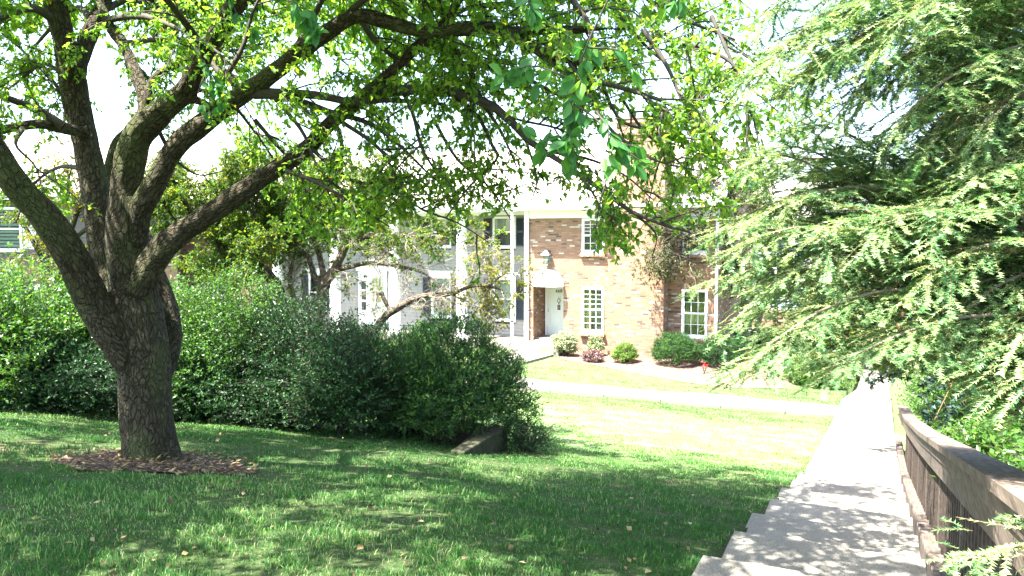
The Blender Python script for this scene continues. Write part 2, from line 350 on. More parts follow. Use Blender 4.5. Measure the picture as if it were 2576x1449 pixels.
def ground_mats():
    m, nt = mat('lawn_soil'); N = NT(nt); tc = N.n('TexCoord')
    a = N.n('TexNoise', Vector=tc.outputs['Object'], Scale=.7, Detail=6, Roughness=.6)
    b = N.n('TexNoise', Vector=tc.outputs['Object'], Scale=24, Detail=8, Roughness=.75)
    g = N.ramp(b, [(.25, (.012,.022,.008)), (.5, (.045,.07,.024)), (.75, (.15,.15,.08))])
    s = N.ramp(b, [(.3, (.09,.06,.04)), (.7, (.22,.16,.10))])
    sx = N.n('SeparateXYZ', Vector=tc.outputs['Object']); mr = N.n('MapRange', Value=sx.outputs[1]); mr.inputs[1].default_value = 8; mr.inputs[2].default_value = 28; nz = N.n('Math', _operation='MULTIPLY_ADD', i0=a.outputs[0], i1=.16, i2=mr.outputs[0]); mr = N.ramp(nz, [(.16, (0,0,0)), (.30, (.8,.8,.8)), (.48, (1,1,1)), (.60, (.25,.25,.25)), (1, (.35,.35,.35))])  # mask along Y for the lawn band that gets painted sunlight
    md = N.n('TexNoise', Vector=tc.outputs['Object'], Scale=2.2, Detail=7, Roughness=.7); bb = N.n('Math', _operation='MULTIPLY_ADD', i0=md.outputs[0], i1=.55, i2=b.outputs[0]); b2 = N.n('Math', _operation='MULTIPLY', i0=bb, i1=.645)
    lit_or_dry = N.ramp(b2, [(.33, (.03,.055,.014)), (.44, (.08,.15,.035)), (.51, (.19,.28,.10)), (.6, (.40,.46,.26))]); mg = N.n('Mix', _data_type='RGBA'); nt.links.new(mr.outputs[0], mg.inputs[0]); nt.links.new(g.outputs[0], mg.inputs[6]); nt.links.new(lit_or_dry.outputs[0], mg.inputs[7])  # paler greens put the mid lawn's sunlight into the ground colour
    k = N.ramp(a, [(.6, (0,0,0)), (.7, (.8,.8,.8))])
    mx = N.n('Mix', _data_type='RGBA'); nt.links.new(k.outputs[0], mx.inputs[0]); nt.links.new(mg.outputs[2], mx.inputs[6]); nt.links.new(s.outputs[0], mx.inputs[7])
    bp = N.n('Bump', Strength=.9, Distance=.03, Height=b.outputs[0])
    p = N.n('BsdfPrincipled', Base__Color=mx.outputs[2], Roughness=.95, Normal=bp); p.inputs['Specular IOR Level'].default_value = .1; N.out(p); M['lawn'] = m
    m, nt = mat('mulch'); N = NT(nt); tc = N.n('TexCoord')
    v = N.n('TexVoronoi', Vector=tc.outputs['Object'], Scale=38); w_ = N.n('SeparateColor', Color=v.outputs['Color'])
    r = N.ramp(w_.outputs[0], [(0, (.02,.012,.009)), (.5, (.065,.038,.028)), (.85, (.13,.085,.06)), (1, (.28,.2,.15))])
    bp = N.n('Bump', Strength=1, Distance=.03, Height=w_.outputs[1])
    p = N.n('BsdfPrincipled', Base__Color=r, Roughness=.95, Normal=bp); p.inputs['Specular IOR Level'].default_value = .1; N.out(p); M['mulch'] = m
    m = m.copy(); m.name = 'sunlit_mulch'; M['mulch_lit'] = m  # copy of the mulch with the bed's sunlight painted in as paler browns
    for nd in m.node_tree.nodes:
        if nd.type == 'VALTORGB':
            for e, c_ in zip(nd.color_ramp.elements, ((.05,.03,.025), (.14,.09,.07), (.24,.165,.13), (.4,.32,.26))): e.color = (*c_, 1)
    m, nt = mat('concrete'); N = NT(nt); tc = N.n('TexCoord')
    a = N.n('TexNoise', Vector=tc.outputs['Object'], Scale=1.5, Detail=5); b = N.n('TexNoise', Vector=tc.outputs['Object'], Scale=110, Detail=4, Roughness=.8)
    c = N.n('TexVoronoi', Vector=tc.outputs['Object'], Scale=75)
    r = N.ramp(b, [(.3, (.075,.07,.056)), (.5, (.185,.172,.145)), (.7, (.32,.30,.26))]); r2 = N.ramp(a, [(.35, (.82,.82,.82)), (.65, (1.08,1.07,1.05))])
    mx = N.n('Mix', _data_type='RGBA', _blend_type='MULTIPLY'); mx.inputs[0].default_value = 1
    nt.links.new(r.outputs[0], mx.inputs[6]); nt.links.new(r2.outputs[0], mx.inputs[7])
    bp = N.n('Bump', Strength=.6, Distance=.006, Height=c.outputs['Distance'])
    p = N.n('BsdfPrincipled', Base__Color=mx.outputs[2], Roughness=.9, Normal=bp); p.inputs['Specular IOR Level'].default_value = .2; N.out(p); M['concrete'] = m
    m, nt = mat('weathered_wood'); N = NT(nt); tc = N.n('TexCoord')
    mp = N.n('Mapping', Vector=tc.outputs['Object']); mp.inputs['Scale'].default_value = (14, 1.6, 14)
    a = N.n('TexNoise', Vector=mp.outputs[0], Scale=3, Detail=7, Roughness=.65)
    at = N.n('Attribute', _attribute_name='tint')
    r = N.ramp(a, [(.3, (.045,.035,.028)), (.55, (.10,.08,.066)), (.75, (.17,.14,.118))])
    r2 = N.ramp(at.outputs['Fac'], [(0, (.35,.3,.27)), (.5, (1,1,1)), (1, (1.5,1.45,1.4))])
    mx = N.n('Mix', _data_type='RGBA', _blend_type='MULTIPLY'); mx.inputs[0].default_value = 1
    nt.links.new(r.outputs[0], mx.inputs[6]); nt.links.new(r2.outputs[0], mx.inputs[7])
    bp = N.n('Bump', Strength=.5, Distance=.006, Height=a.outputs[0])
    p = N.n('BsdfPrincipled', Base__Color=mx.outputs[2], Roughness=.8, Normal=bp); p.inputs['Specular IOR Level'].default_value = .2; N.out(p); M['wood'] = m
ground_mats()
M['timber'] = plain('mossy_timber', (.045,.045,.022), .9, .5, 12, .6, 40)
# ---------------------------------------------------------------- ground, walks, steps
SX0, SX1 = -.90, .30                     # sidewalk edges
def grid(name, xs, ys, zf, material, kind='structure', lab=None, cat=None):
    X, Y = np.meshgrid(xs, ys); Z = zf(X, Y); V = np.stack([X, Y, Z], -1).reshape(-1, 3); nx, ny = len(xs), len(ys)
    i = np.arange(nx-1)[None]+np.arange(ny-1)[:, None]*nx; i = i.ravel()
    mb = MB(); mb.add(V, np.stack([i, i+1, i+1+nx, i+nx], 1)); o = mb.build(name, material, smooth_=True)
    return tag(o, kind=kind, label=lab, cat=cat)
def gz(X, Y):
    z = ground(X, Y); strip = (X > SX0+.03) & (X < SX1-.03) & (Y > -3) & (Y < 40)
    z = np.where(strip, z-.45, z)
    bank = smooth(.6, 2.2, X)*(1-smooth(18, 30, Y)); z = z-.35*bank
    return z
xs = np.concatenate([[-3000,-1000,-300,-150,-80,-50,-40], np.arange(-34, -1, .3), [SX0-.15, SX0, SX0+.04, -.4, .0, SX1-.04, SX1, .45], np.arange(.7, 8, .35), [9,11,14,18,25,40,80,150,300,1000,3000]])
ys = np.concatenate([[-60,-30,-15,-8,-5,-3], np.arange(-2, 30, .25), [31,33,36,40,50,70,110,180,300,1000,3000]])
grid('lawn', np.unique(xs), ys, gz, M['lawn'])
def slab(mb, x0, x1, y0, y1, z0, z1): mb.box((x0, y0, z0), (x1, y1, z1))
nos = [-2.6,-1.6,-.6,.4,1.5,2.6,3.68,4.66,5.66,6.66,7.74,8.8,9.84,10.86,11.8]
mb = MB()
for i, yn in enumerate(nos):
    z = float(prof(yn, 0)); y0 = nos[i-1]-.025 if i else -5
    # tread from the riser of the step above to its own nosing, each slab a little proud of the next
    mb.box((SX0-.02*(i % 2), y0, z-.6), (SX1, yn, z), col=.5)
tag(mb.build('steps', M['concrete']), kind='structure')
mb = MB(); yy = np.arange(11.8, 41, .35)
def swz(y): return prof(y, 0)
def swx(y): return SX0 + .3*smooth(22, 27, y)
V = []; 
for y in yy: 
    z = float(swz(y)); a = float(swx(y)); V += [(a, y, z-.3), (a, y, z), (SX1, y, z), (SX1, y, z-.3)]
V = np.array(V).reshape(-1, 4, 3)
for k in range(0, len(yy)-1, 4):
    s_ = V[k:k+5].copy()
    if len(s_) < 2: continue
    s_[0, :, 1] += .008; s_[-1, :, 1] -= .008; n_ = len(s_); mb.add(s_.reshape(-1, 3), np.array([(q*4+j, q*4+j+4, q*4+j+5, q*4+j+1) for q in range(n_-1) for j in range(3)])[:, ::-1]); mb.add(s_[0], [(0, 3, 2, 1)]); mb.add(s_[-1], [(0, 1, 2, 3)])
mb.box((SX0+.05, 11.8, -.9), (SX0+.06, 11.81, -.8)) if False else None
tag(mb.build('sidewalk', M['concrete']), kind='structure')
def ribbon(name, L, Rr, material, lift, kind='structure', lab=None, cat=None, sub=12):
    L = resample(L, 60); Rr = resample(Rr, 60); t = np.linspace(0, 1, sub)[None, :, None]
    P = L[:, None]*(1-t)+Rr[:, None]*t; z = gz(P[..., 0], P[..., 1])+lift; V = np.concatenate([P, z[..., None]], -1).reshape(-1, 3)
    i = (np.arange(sub-1)[None]+np.arange(59)[:, None]*sub).ravel()
    mb = MB(); mb.add(V, np.stack([i, i+1, i+1+sub, i+sub], 1)); return tag(mb.build(name, material, smooth_=True), kind=kind, label=lab, cat=cat)
def fz(x): return ground(x, 20.4)
mb = MB(); xx = np.concatenate([np.arange(-26, -1.0, .5), [SX0-.004]]); V = []
for x in xx:
    z0 = float(ground(x, 19.6))+.075; z1 = float(ground(x, 21.2))+.075
    V += [(x, 19.6, z0-.25), (x, 19.6, z0), (x, 21.2, z1), (x, 21.2, z1-.25)]
V = np.array(V).reshape(-1, 4, 3)
for k in range(0, len(xx)-1, 3):
    s_ = V[k:k+4].copy()
    if len(s_) < 2: continue
    s_[0, :, 0] += .008; s_[-1, :, 0] -= .008; n_ = len(s_); mb.add(s_.reshape(-1, 3), [(q*4+j, q*4+j+4, q*4+j+5, q*4+j+1) for q in range(n_-1) for j in range(3)]); mb.add(s_[0], [(0, 1, 2, 3)]); mb.add(s_[-1], [(0, 3, 2, 1)])
tag(mb.build('front_walk', M['concrete']), kind='structure')
# stoop and the walk that leads to it
mb = MB(); mb.box((-12.1, 25.75, -.45), (-10.2, 27.02, -.10)); mb.box((-11.72, 27.02, -.45), (-10.52, 28.05, -.06))
V = [(-12.6, 21.2, -.36), (-11.2, 21.2, -.36), (-10.4, 25.75, -.22), (-12.0, 25.75, -.22)]; V = [(x, y, float(ground(x, y))+.07) for x, y, z in V]
mb.add(V+[(x, y, z-.2) for x, y, z in V], [(0,1,2,3), (4,5,1,0), (5,6,2,1), (7,4,0,3)])
tag(mb.build('entrance_path', M['concrete']), kind='structure')
# mulch bed along the brick house and around its right corner
L = [(-10.2, 25.7), (-9.6, 25.0), (-8.2, 24.5), (-6.4, 23.6), (-4.6, 22.9), (-3.2, 23.3), (-2.5, 25.0), (-2.6, 28)]
Rr = [(-10.1, 27.1), (-9.5, 27.1), (-8.2, 27.1), (-6.8, 27.1), (-5.4, 27.1), (-5.0, 27.4), (-5.0, 28.5), (-5.0, 30)]
ribbon('mulch_bed', L, Rr, M['mulch_lit'], .014)
TX, TY = -6.09, 5.25                          # the big tree's foot
tz = float(ground(TX, TY))
n = 40; a = np.linspace(0, 2*math.pi, n, endpoint=False)
mb = MB(); rings = [(1.0, .0), (.8, .02), (.45, .03), (.1, .03)]; V = []
for s_, h in rings:
    rx = .88*(1+.10*np.sin(3*a+1)+.07*np.sin(7*a)+.05*np.sin(13*a+2)); x = TX+.12+rx*s_*np.cos(a); y = TY-.13+rx*.78*s_*np.sin(a); V += [(p, q, float(ground(p, q))+.012+h) for p, q in zip(x, y)]
mb.add(V, [(k*n+i, k*n+(i+1) % n, (k+1)*n+(i+1) % n, (k+1)*n+i) for k in range(3) for i in range(n)])
tag(mb.build('mulch_ring', M['mulch'], smooth_=True), kind='structure')
mb = MB(); N_ = 700; a = rng.uniform(0, 6.28, N_); r = np.sqrt(rng.uniform(.05, 1, N_)); x = TX+.12+.98*r*np.cos(a); y = TY-.13+.82*r*np.sin(a)
scatter(mb, np.stack([x, y, ground(x, y)+.03+.06*(1-r)], 1), nrm(rng.normal(size=(N_, 3))*[1,1,.25]), rng.normal(size=(N_, 3))*.4+[0,0,1], rng.uniform(.03, .08, N_), rng.uniform(0, 1, N_), LEAF4, .7)
tag(mb.build('wood_chips', M['litter']), 'loose brown wood chips scattered round the foot of the big trunk', 'wood chips', kind='stuff')

# ---------------------------------------------------------------- houses
def window(root, x0, x1, z0, z1, y, rows=(3, 3), cols=3, blind=None, shut=None, crown=False, axis='y', fm='white', lower_raised=False, cur=None):
    """double-hung window in a wall whose face is at y and looks toward -Y; frame (parent) > panes, muntins; returns frame"""
    def B(mb, a, b):
        mb.box(a, b)
    t = .055; f = MB(); zm = (z0+z1)/2
    B(f, (x0-t, y-.05, z0-.05), (x0, y+.05, z1+t)); B(f, (x1, y-.05, z0-.05), (x1+t, y+.05, z1+t)); B(f, (x0, y-.048, z1), (x1, y+.05, z1+t))
    fr = f.build('window', M[fm], root)
    s = MB(); B(s, (x0-t-.02, y-.10, z0-.10), (x1+t+.02, y+.04, z0-.05)); B(s, (x0, y-.048, z0-.05), (x1, y+.04, z0)); s.build('sill', M[fm], fr)
    for (a, b, dy, nr) in ((zm, z1, -.02, rows[0]), (z0, zm, .0, rows[1])):
        m = MB(); w = .032
        B(m, (x0, y+dy-.018, a), (x0+w, y+dy+.018, b)); B(m, (x1-w, y+dy-.018, a), (x1, y+dy+.018, b)); B(m, (x0+w, y+dy-.018, b-w), (x1-w, y+dy+.018, b)); B(m, (x0+w, y+dy-.018, a), (x1-w, y+dy+.018, a+w))
        for k in range(1, cols if nr else 1): xx_ = x0+w+(x1-x0-2*w)*k/cols; B(m, (xx_-.008, y+dy-.009, a+w), (xx_+.008, y+dy+.009, b-w))
        for k in range(1, nr): zz = a+w+(b-a-2*w)*k/nr; B(m, (x0+w, y+dy-.007, zz-.008), (x1-w, y+dy+.007, zz+.008))
        m.build('sash', M[fm], fr)
        g = MB(); g.box((x0+w, y+dy+.010, a+w), (x1-w, y+dy+.014, b-w)); g.build('pane', M['glass'], fr)
    bk = MB(); e_ = .012; q = [(x0-e_, z0-e_), (x1+e_, z0-e_), (x1+e_, z1+e_), (x0-e_, z1+e_)]; bk.add([(p, y+.052, r) for p, r in q]+[(p, y+.2, r) for p, r in q], [(4,5,6,7), (0,1,5,4), (1,2,6,5), (2,3,7,6), (3,0,4,7)]); bk.build('room_backing', M['interior'], fr)
    if blind:
        b_ = MB(); a, c = blind; zz = z1-(z1-z0)*a
        while zz > z1-(z1-z0)*c: B(b_, (x0+.01, y+.04, zz-.042), (x1-.01, y+.05+.004*np.sin(zz*90), zz-.003)); zz -= .045
        b_.build('blind', M['blind'], fr)
    if cur:
        c_ = MB(); xs_ = np.linspace(x0, x0+(x1-x0)*cur, 36); V = []
        for q in xs_: V += [(q, y+.11+.02*math.sin((q-x0)*70), z0), (q, y+.11+.02*math.sin((q-x0)*70), z1)]
        c_.add(V, [(2*k, 2*k+2, 2*k+3, 2*k+1) for k in range(35)]); c_.build('curtain', M['curtain'], fr)
    if crown:
        c_ = MB(); c_.prism([(x0-t-.02, z1+t), (x1+t+.02, z1+t), (x1+t+.07, z1+t+.2), (x0-t-.07, z1+t+.2)], y-.09, y+.02); B(c_, (x0-t-.1, y-.12, z1+t+.2), (x1+t+.1, y+.02, z1+t+.235)); c_.build('window_crown', M['white'], fr)
    if shut:
        y = y-.05
        for (a, b) in ((x0-t-.02-shut, x0-t-.02), (x1+t+.02, x1+t+.02+shut)):
            s = MB(); w = .05; hm = (z0+z1)/2
            for q in ((a, z0, a+w, z1), (b-w, z0, b, z1), (a+w, z1-w, b-w, z1), (a+w, z0, b-w, z0+w), (a+w, hm-w/2, b-w, hm+w/2)): B(s, (q[0], y-.045, q[1]), (q[2], y-.003, q[3]))
            z = z0+w
            while z < z1-w-.03:
                if abs(z-hm) > .05: s.add([(a+w, y-.012, z+.03), (b-w, y-.012, z+.03), (b-w, y-.036, z), (a+w, y-.036, z)], [(0, 3, 2, 1)])
                z += .034
            B(s, (a+w, y-.010, z0+w), (b-w, y-.003, z1-w)); s.build('shutter', M['shutter'], fr)
    return fr
def wall_with_holes(mb, x0, x1, z0, z1, y0, y1, holes):
    "wall box between y0 and y1 with rectangular openings (xa, xb, za, zb)"
    xs_ = sorted({x0, x1, *[h[0] for h in holes], *[h[1] for h in holes]}); 
    for a, b in zip(xs_[:-1], xs_[1:]):
        cx = (a+b)/2; hs = sorted([h for h in holes if h[0] < cx < h[1]], key=lambda h: h[2]); z = z0
        for h in hs:
            if h[2] > z+1e-6: mb.box((a, y0, z), (b, y1, h[2]))
            z = h[3]
        if z < z1: mb.box((a, y0, z), (b, y1, z1))
def gable_roof(root, x0, x1, ye, yr, yb, ze, zr, name='roof', th=.12):
    m = MB(); s = (zr-ze)/(yr-ye); zb = zr-s*(yb-yr)
    V = [(x0, ye, ze), (x1, ye, ze), (x1, yr, zr), (x0, yr, zr), (x0, yb, zb), (x1, yb, zb)]
    m.add(V+[(x, y, z-th) for x, y, z in V], [(0,1,2,3), (3,2,5,4), (6,9,8,7), (9,10,11,8), (0,6,7,1), (4,5,11,10), (0,3,9,6), (3,4,10,9), (1,7,8,2), (2,8,11,5)])
    r = m.build(name, M['shingles'], root, uv=True)
    c = MB()
    for x in np.arange(x0, x1-.3, .33): c.add([(x, yr-.12, zr-.12*s+.02), (x+.34, yr-.12, zr-.12*s+.03), (x+.34, yr, zr+.045), (x, yr, zr+.035), (x, yr+.12, zr-.12*s+.02), (x+.34, yr+.12, zr-.12*s+.03)], [(0,1,2,3), (3,2,5,4)])
    c.build('ridge_cap', M['shingles'], r, uv=True)
    return r
def downspout(root, x, y, z0, z1, w=.09, fm='white_metal', right=False):
    m = MB(); m.box((x-w/2, y-.08, z0+.12), (x+w/2, y-.01, z1)); 
    m.prism([(x-w/2, z0+.12), (x+w/2, z0+.12), (x+w/2-.0, z0+.0), (x-w/2, z0)], y-.08, y-.012)
    m.box((x-w/2, y-.38, z0), (x+w/2, y-.08, z0+.07)); d = m.build('downspout', M[fm], root)
    for z in (z0+.7, z0+2.4, z1-.4): b = MB(); b.box((x-w/2-.02, y-.085, z), (x+w/2+.02, y-.005, z+.03)); b.build('strap', M[fm], d)
def gutter(root, x0, x1, y, z):
    m = MB(); m.prism([(0, 0)]*3, 0, 0) if False else None
    pr = [(y, z), (y-.02, z), (y-.10, z-.03), (y-.115, z+.06), (y-.125, z+.10), (y-.115, z+.10), (y-.10, z+.02), (y-.02, z+.02), (y, z+.10)]
    V = [(x0, a, b) for a, b in pr]+[(x1, a, b) for a, b in pr]; n = len(pr)
    m.add(V, [(i, (i+1) % n, n+(i+1) % n, n+i) for i in range(n)]); return m.build('gutter', M['white_metal'], root)

# --- the brick house with door 660
hb = thing('townhouse', (-8.5, 27, -.4), 'red brown brick townhouse with wide chimney, white door and half round awning', 'house')
YB = 27.0
HOLES = [(-11.72, -10.52, -.5, 2.25), (-9.76, -9.02, .40, 1.90), (-9.76, -9.02, 3.26, 4.36), (-6.13, -5.37, .40, 1.92), (-6.13, -5.37, 3.26, 4.36)]
mb = MB(); wall_with_holes(mb, -12.02, -4.97, -1.2, 4.72, YB, YB+.25, [HOLES[0]]+[(a-.05, b+.05, c-.05, d+.05) for a, b, c, d in HOLES[1:]])
mb.box((-5.22, YB+.25, -1.6), (-4.97, 34.6, 4.72)); mb.box((-12.02, YB+.25, -1.2), (-11.97, 34.6, 4.72)); mb.box((-12.02, 34.6, -1.6), (-4.97, 34.85, 4.72))
mb.box((-11.97, YB+.25, -.5), (-11.72, YB+1.2, 2.8)); mb.box((-10.52, YB+.25, -.5), (-10.27, YB+1.2, 2.8))
V = [(-4.97, 27, 4.72), (-4.97, 34.85, 4.72), (-4.97, 30.92, 7.2)]; mb.add(V+[(x-.2, y, z) for x, y, z in V], [(0, 1, 2)]); 
V = [(-12.02, 27, 4.72), (-12.02, 34.85, 4.72), (-12.02, 30.92, 7.2)]; mb.add(V, [(0, 2, 1)])
wallo = mb.build('wall', M['brick'], hb, uv=True)
mb = MB(); mb.box((-11.72, YB+.25, 2.25), (-10.52, YB+1.2, 2.35)); mb.build('entry_ceiling', M['white'], hb); mb = MB(); mb.box((-11.72, YB+.2, -.06), (-10.52, YB+1.1, .0)); mb.build('threshold', M['concrete'], hb)
# arch of upright bricks over the awning
mb = MB(); AX, AZ, AR = -11.12, 1.96, .62
for k in range(25):
    t = math.pi*(k+.5)/25; c, s = math.cos(t), math.sin(t); c2, s2 = -s, c; w = .036
    q = [(AX+(AR+.01)*c+w*c2, AZ+(AR+.01)*s+w*s2), (AX+(AR+.21)*c+w*c2*1.2, AZ+(AR+.21)*s+w*s2*1.2), (AX+(AR+.21)*c-w*c2*1.2, AZ+(AR+.21)*s-w*s2*1.2), (AX+(AR+.01)*c-w*c2, AZ+(AR+.01)*s-w*s2)]
    V = [(x, YB-.006, z) for x, z in q]+[(x, YB+.02, z) for x, z in q]; mb.add(V, [(0,1,2,3), (0,4,5,1), (1,5,6,2), (2,6,7,3), (3,7,4,0)])
mb.build('brick_arch', M['brick'], hb, uv=True)
# soldier courses and brick sills
for (a, b, c, d) in (HOLES[1], HOLES[3]):
    mb = MB(); mb.box((a-.12, YB-.004, d+.056), (b+.12, YB+.02, d+.26)); mb.build('lintel', M['brick_soldier'], hb, uv=True)
for (a, b, c, d) in HOLES[1:]:
    mb = MB(); V = [(a-.1, YB-.13, c-.20), (b+.1, YB-.13, c-.20), (b+.1, YB-.13, c-.13), (a-.1, YB-.13, c-.13), (a-.1, YB+.01, c-.20), (b+.1, YB+.01, c-.20), (b+.1, YB+.01, c-.10), (a-.1, YB+.01, c-.10)]
    mb.add(V, [(0,1,2,3), (3,2,6,7), (4,7,6,5), (0,4,5,1), (1,5,6,2), (0,3,7,4)]); mb.build('brick_sill', M['brick_soldier'], hb, uv=True)
w1 = window(hb, *HOLES[1], YB+.02, rows=(4, 3), cur=.38); tag(w1, 'lower window with grid panes and a half raised inner sash')
window(hb, *HOLES[2], YB+.02, rows=(4, 2)); w3 = window(hb, *HOLES[3], YB+.02, rows=(2, 2), cur=1.0); window(hb, *HOLES[4], YB+.02, rows=(2, 2), cur=1.0)
mb = MB(); mb.tube([(-9.53, 27.14, .45), (-9.56, 27.13, .65), (-9.53, 27.14, .86)], [.04, .055, .03], 10); mb.build('red_curtain', M['red_cloth'], w1)
# chimney
CX0, CX1 = -8.40, -6.67
mb = MB(); mb.box((CX0, 26.4, -1.2), (CX1, YB, 4.72)); mb.box((CX0, 26.4, 4.72), (CX1, 27.35, 7.2)); mb.box((CX0-.30, 26.62, -1.2), (CX0, YB, 2.9))
mb.box((CX0-.05, 26.35, 7.2), (CX1+.05, 27.40, 7.34)); mb.box((CX0+.02, 26.42, 7.34), (CX1-.02, 27.33, 7.75)); mb.box((CX0-.03, 26.37, 7.62), (CX1+.03, 27.38, 7.70))
ch = mb.build('chimney', M['brick'], hb, uv=True)
mb = MB(); mb.box((CX0-.02, 26.38, 7.75), (CX1+.02, 27.37, 7.81)); mb.build('chimney_cap', M['concrete'], ch)
for x in (-7.95, -7.1): mb = MB(); mb.lathe([(.13, 0), (.13, .28), (.10, .28), (.10, .02)], (x, 26.88, 7.81), 14); mb.build('flue', M['timber'], ch)
gable_roof(hb, -12.25, -4.72, 26.38, 30.95, 35.5, 4.90, 7.52)
mb = MB(); mb.box((-12.02, YB-.03, 4.44), (CX0, YB, 4.72)); mb.box((CX1, YB-.03, 4.44), (-4.97, YB, 4.72)); mb.build('frieze', M['white'], hb)
mb = MB(); mb.box((-12.2, 26.42, 4.72), (CX0, YB+.01, 4.755)); mb.box((CX1, 26.42, 4.72), (-4.8, YB+.01, 4.755)); mb.build('soffit', M['white'], hb)
gutter(hb, -12.2, CX0-.01, 26.42, 4.76); gutter(hb, CX1+.01, -4.75, 26.42, 4.76)
downspout(hb, -5.02, YB, -.55, 4.7, .09); downspout(hb, -11.97, YB, -.35, 4.72, .16)
# door
YD = YB+1.10; X0, X1 = -11.68, -10.56
mb = MB()
for q in ((X0, -.02, X0+.09, 2.28), (X1-.09, -.02, X1, 2.28), (X0+.09, 2.16, X1-.09, 2.28)): mb.box((q[0], YD-.05, q[1]), (q[2], YD+.06, q[3]))
mb.box((X0-.03, YD+.06, -.02), (X1+.03, YD+.14, 2.3)); mb.build('door_frame', M['white'], hb)
dx0, dx1 = X0+.09, X1-.09
mb = MB(); st = .11; y0 = YD-.01
mb.box((dx0, y0, .0), (dx1, y0+.045, 2.14))
for zz in ((.02, .28), ):
    mb.box((dx0+.005, y0-.012, zz[0]), (dx1-.005, y0, zz[1]))
for q in ((dx0, 0, dx0+st, 2.14), (dx1-st, 0, dx1, 2.14), ((dx0+dx1)/2-.05, .3, (dx0+dx1)/2+.05, 2.14)): mb.box((q[0], y0-.018, q[1]+.3*(q[1] == 0)), (q[2], y0-.002, q[3]))
for z in (.30, 1.15, 1.78, 2.02): mb.box((dx0+st, y0-.016, z), (dx1-st, y0-.003, z+.10))
door = tag(mb.build('door', M['door_paint'], hb), 'white storm door in the brick entry with numbers 660')
for a, b in ((dx0+st+.03, (dx0+dx1)/2-.08), ((dx0+dx1)/2+.08, dx1-st-.03)): mb = MB(); mb.box((a, y0-.012, 1.90), (b, y0-.004, 2.01)); mb.build('door_light', M['interior'], door)
def text_mesh(body, size, loc, material, parent, name, depth=.006):
    cu = bpy.data.curves.new('t', 'FONT'); cu.body = body; cu.size = size; cu.extrude = depth; cu.align_x = 'CENTER'; cu.offset = size*.02; cu.space_character = 1.15
    ob = bpy.data.objects.new('t', cu); link(ob); dg = bpy.context.evaluated_depsgraph_get(); me = bpy.data.meshes.new_from_object(ob.evaluated_get(dg)); bpy.data.objects.remove(ob)
    n = len(me.vertices); v = np.zeros(n*3); me.vertices.foreach_get('co', v); v = v.reshape(-1, 3); v = np.stack([v[:, 0], -v[:, 2], v[:, 1]], 1)+np.array(loc)-ORG[hb]
    me.vertices.foreach_set('co', v.astype(np.float32).ravel()); me.materials.clear(); me.materials.append(material); o = bpy.data.objects.new(name, me); link(o); o.parent = parent; return o
text_mesh('660', .165, ((dx0+dx1)/2, y0-.026, 1.655), M['brass'], door, 'house_number')
mb = MB(); cx = (dx0+dx1)/2; mb.tube([(cx, y0-.03, 1.42), (cx, y0-.04, 1.5)], [.012, .006], 8)
for k in range(12): 
    a0, a1 = k*math.pi/6, (k+1)*math.pi/6; mb.tube([(cx+.055*math.sin(a0), y0-.035, 1.34+.075*math.cos(a0)), (cx+.055*math.sin(a1), y0-.035, 1.34+.075*math.cos(a1))], .012, 6)
mb.tube([(cx, y0-.03, 1.25), (cx, y0-.03, 1.17)], [.018, .006], 8); mb.build('knocker', M['brass'], door)
mb = MB(); mb.box((cx-.055, y0-.035, .99), (cx+.055, y0-.019, 1.17)); sg = mb.build('door_sign', M['twig_brown'], door)
mb = MB(); mb.tube([(cx-.01, y0-.04, 1.13), (cx+.02, y0-.042, 1.09), (cx-.005, y0-.04, 1.04)], .008, 6); mb.build('sign_motif', M['white'], door)
mb = MB(); mb.tube([(dx0+.05, y0-.02, 1.02), (dx0+.05, y0-.06, 1.02), (dx0+.05, y0-.06, .90), (dx0+.05, y0-.02, .90)], .009, 6); mb.build('handle', M['pewter'], door)
# awning: quarter-dome of white canvas
mb = MB(); nu, nv = 24, 8; V = []
for j in range(nv+1):
    ph = j/nv*math.pi/2
    for i in range(nu+1):
        t = math.pi*i/nu; V.append((AX+AR*1.02*math.cos(t), YB-.012-.46*math.sin(t)*math.sin(ph) if False else YB-.012-.46*math.sin(ph)*1.0*math.sin(t)**.8, AZ+AR*math.sin(t)*math.cos(ph)))
F = [(j*(nu+1)+i, j*(nu+1)+i+1, (j+1)*(nu+1)+i+1, (j+1)*(nu+1)+i) for j in range(nv) for i in range(nu)]
mb.add(V, F); aw = mb.build('awning', M['white'], hb, smooth_=True)
md = aw.modifiers.new('s', 'SOLIDIFY'); md.thickness = .015
mb = MB(); mb.tube([(AX+AR*1.02*math.cos(t), YB-.012-.46*math.sin(t)**.8, AZ) for t in np.linspace(.0, math.pi, 16)], .012, 6); mb.build('awning_rim', M['white_metal'], aw)
# wall lantern over the awning
LX, LZ = -11.13, 2.86
mb = MB(); mb.box((LX-.06, YB-.03, LZ-.05), (LX+.06, YB-.002, LZ+.22)); mb.tube([(LX, YB-.03, LZ+.16), (LX, YB-.14, LZ+.20), (LX, YB-.16, LZ+.28)], .012, 6); ln = mb.build('wall_lantern', M['pewter'], hb)
def frus(mb, z0, z1, a, b, cy):
    V = [(LX-a, cy-a, z0), (LX+a, cy-a, z0), (LX+a, cy+a, z0), (LX-a, cy+a, z0), (LX-b, cy-b, z1), (LX+b, cy-b, z1), (LX+b, cy+b, z1), (LX-b, cy+b, z1)]
    mb.add(V, [(0,3,2,1), (4,5,6,7), (0,1,5,4), (1,2,6,5), (2,3,7,6), (3,0,4,7)])
cy = YB-.16; mb = MB(); frus(mb, LZ+.24, LZ+.31, .155, .10, cy); frus(mb, LZ+.31, LZ+.37, .10, .065, cy); frus(mb, LZ+.37, LZ+.42, .07, .065, cy); mb.build('lantern_cap', M['pewter'], ln)
mb = MB()
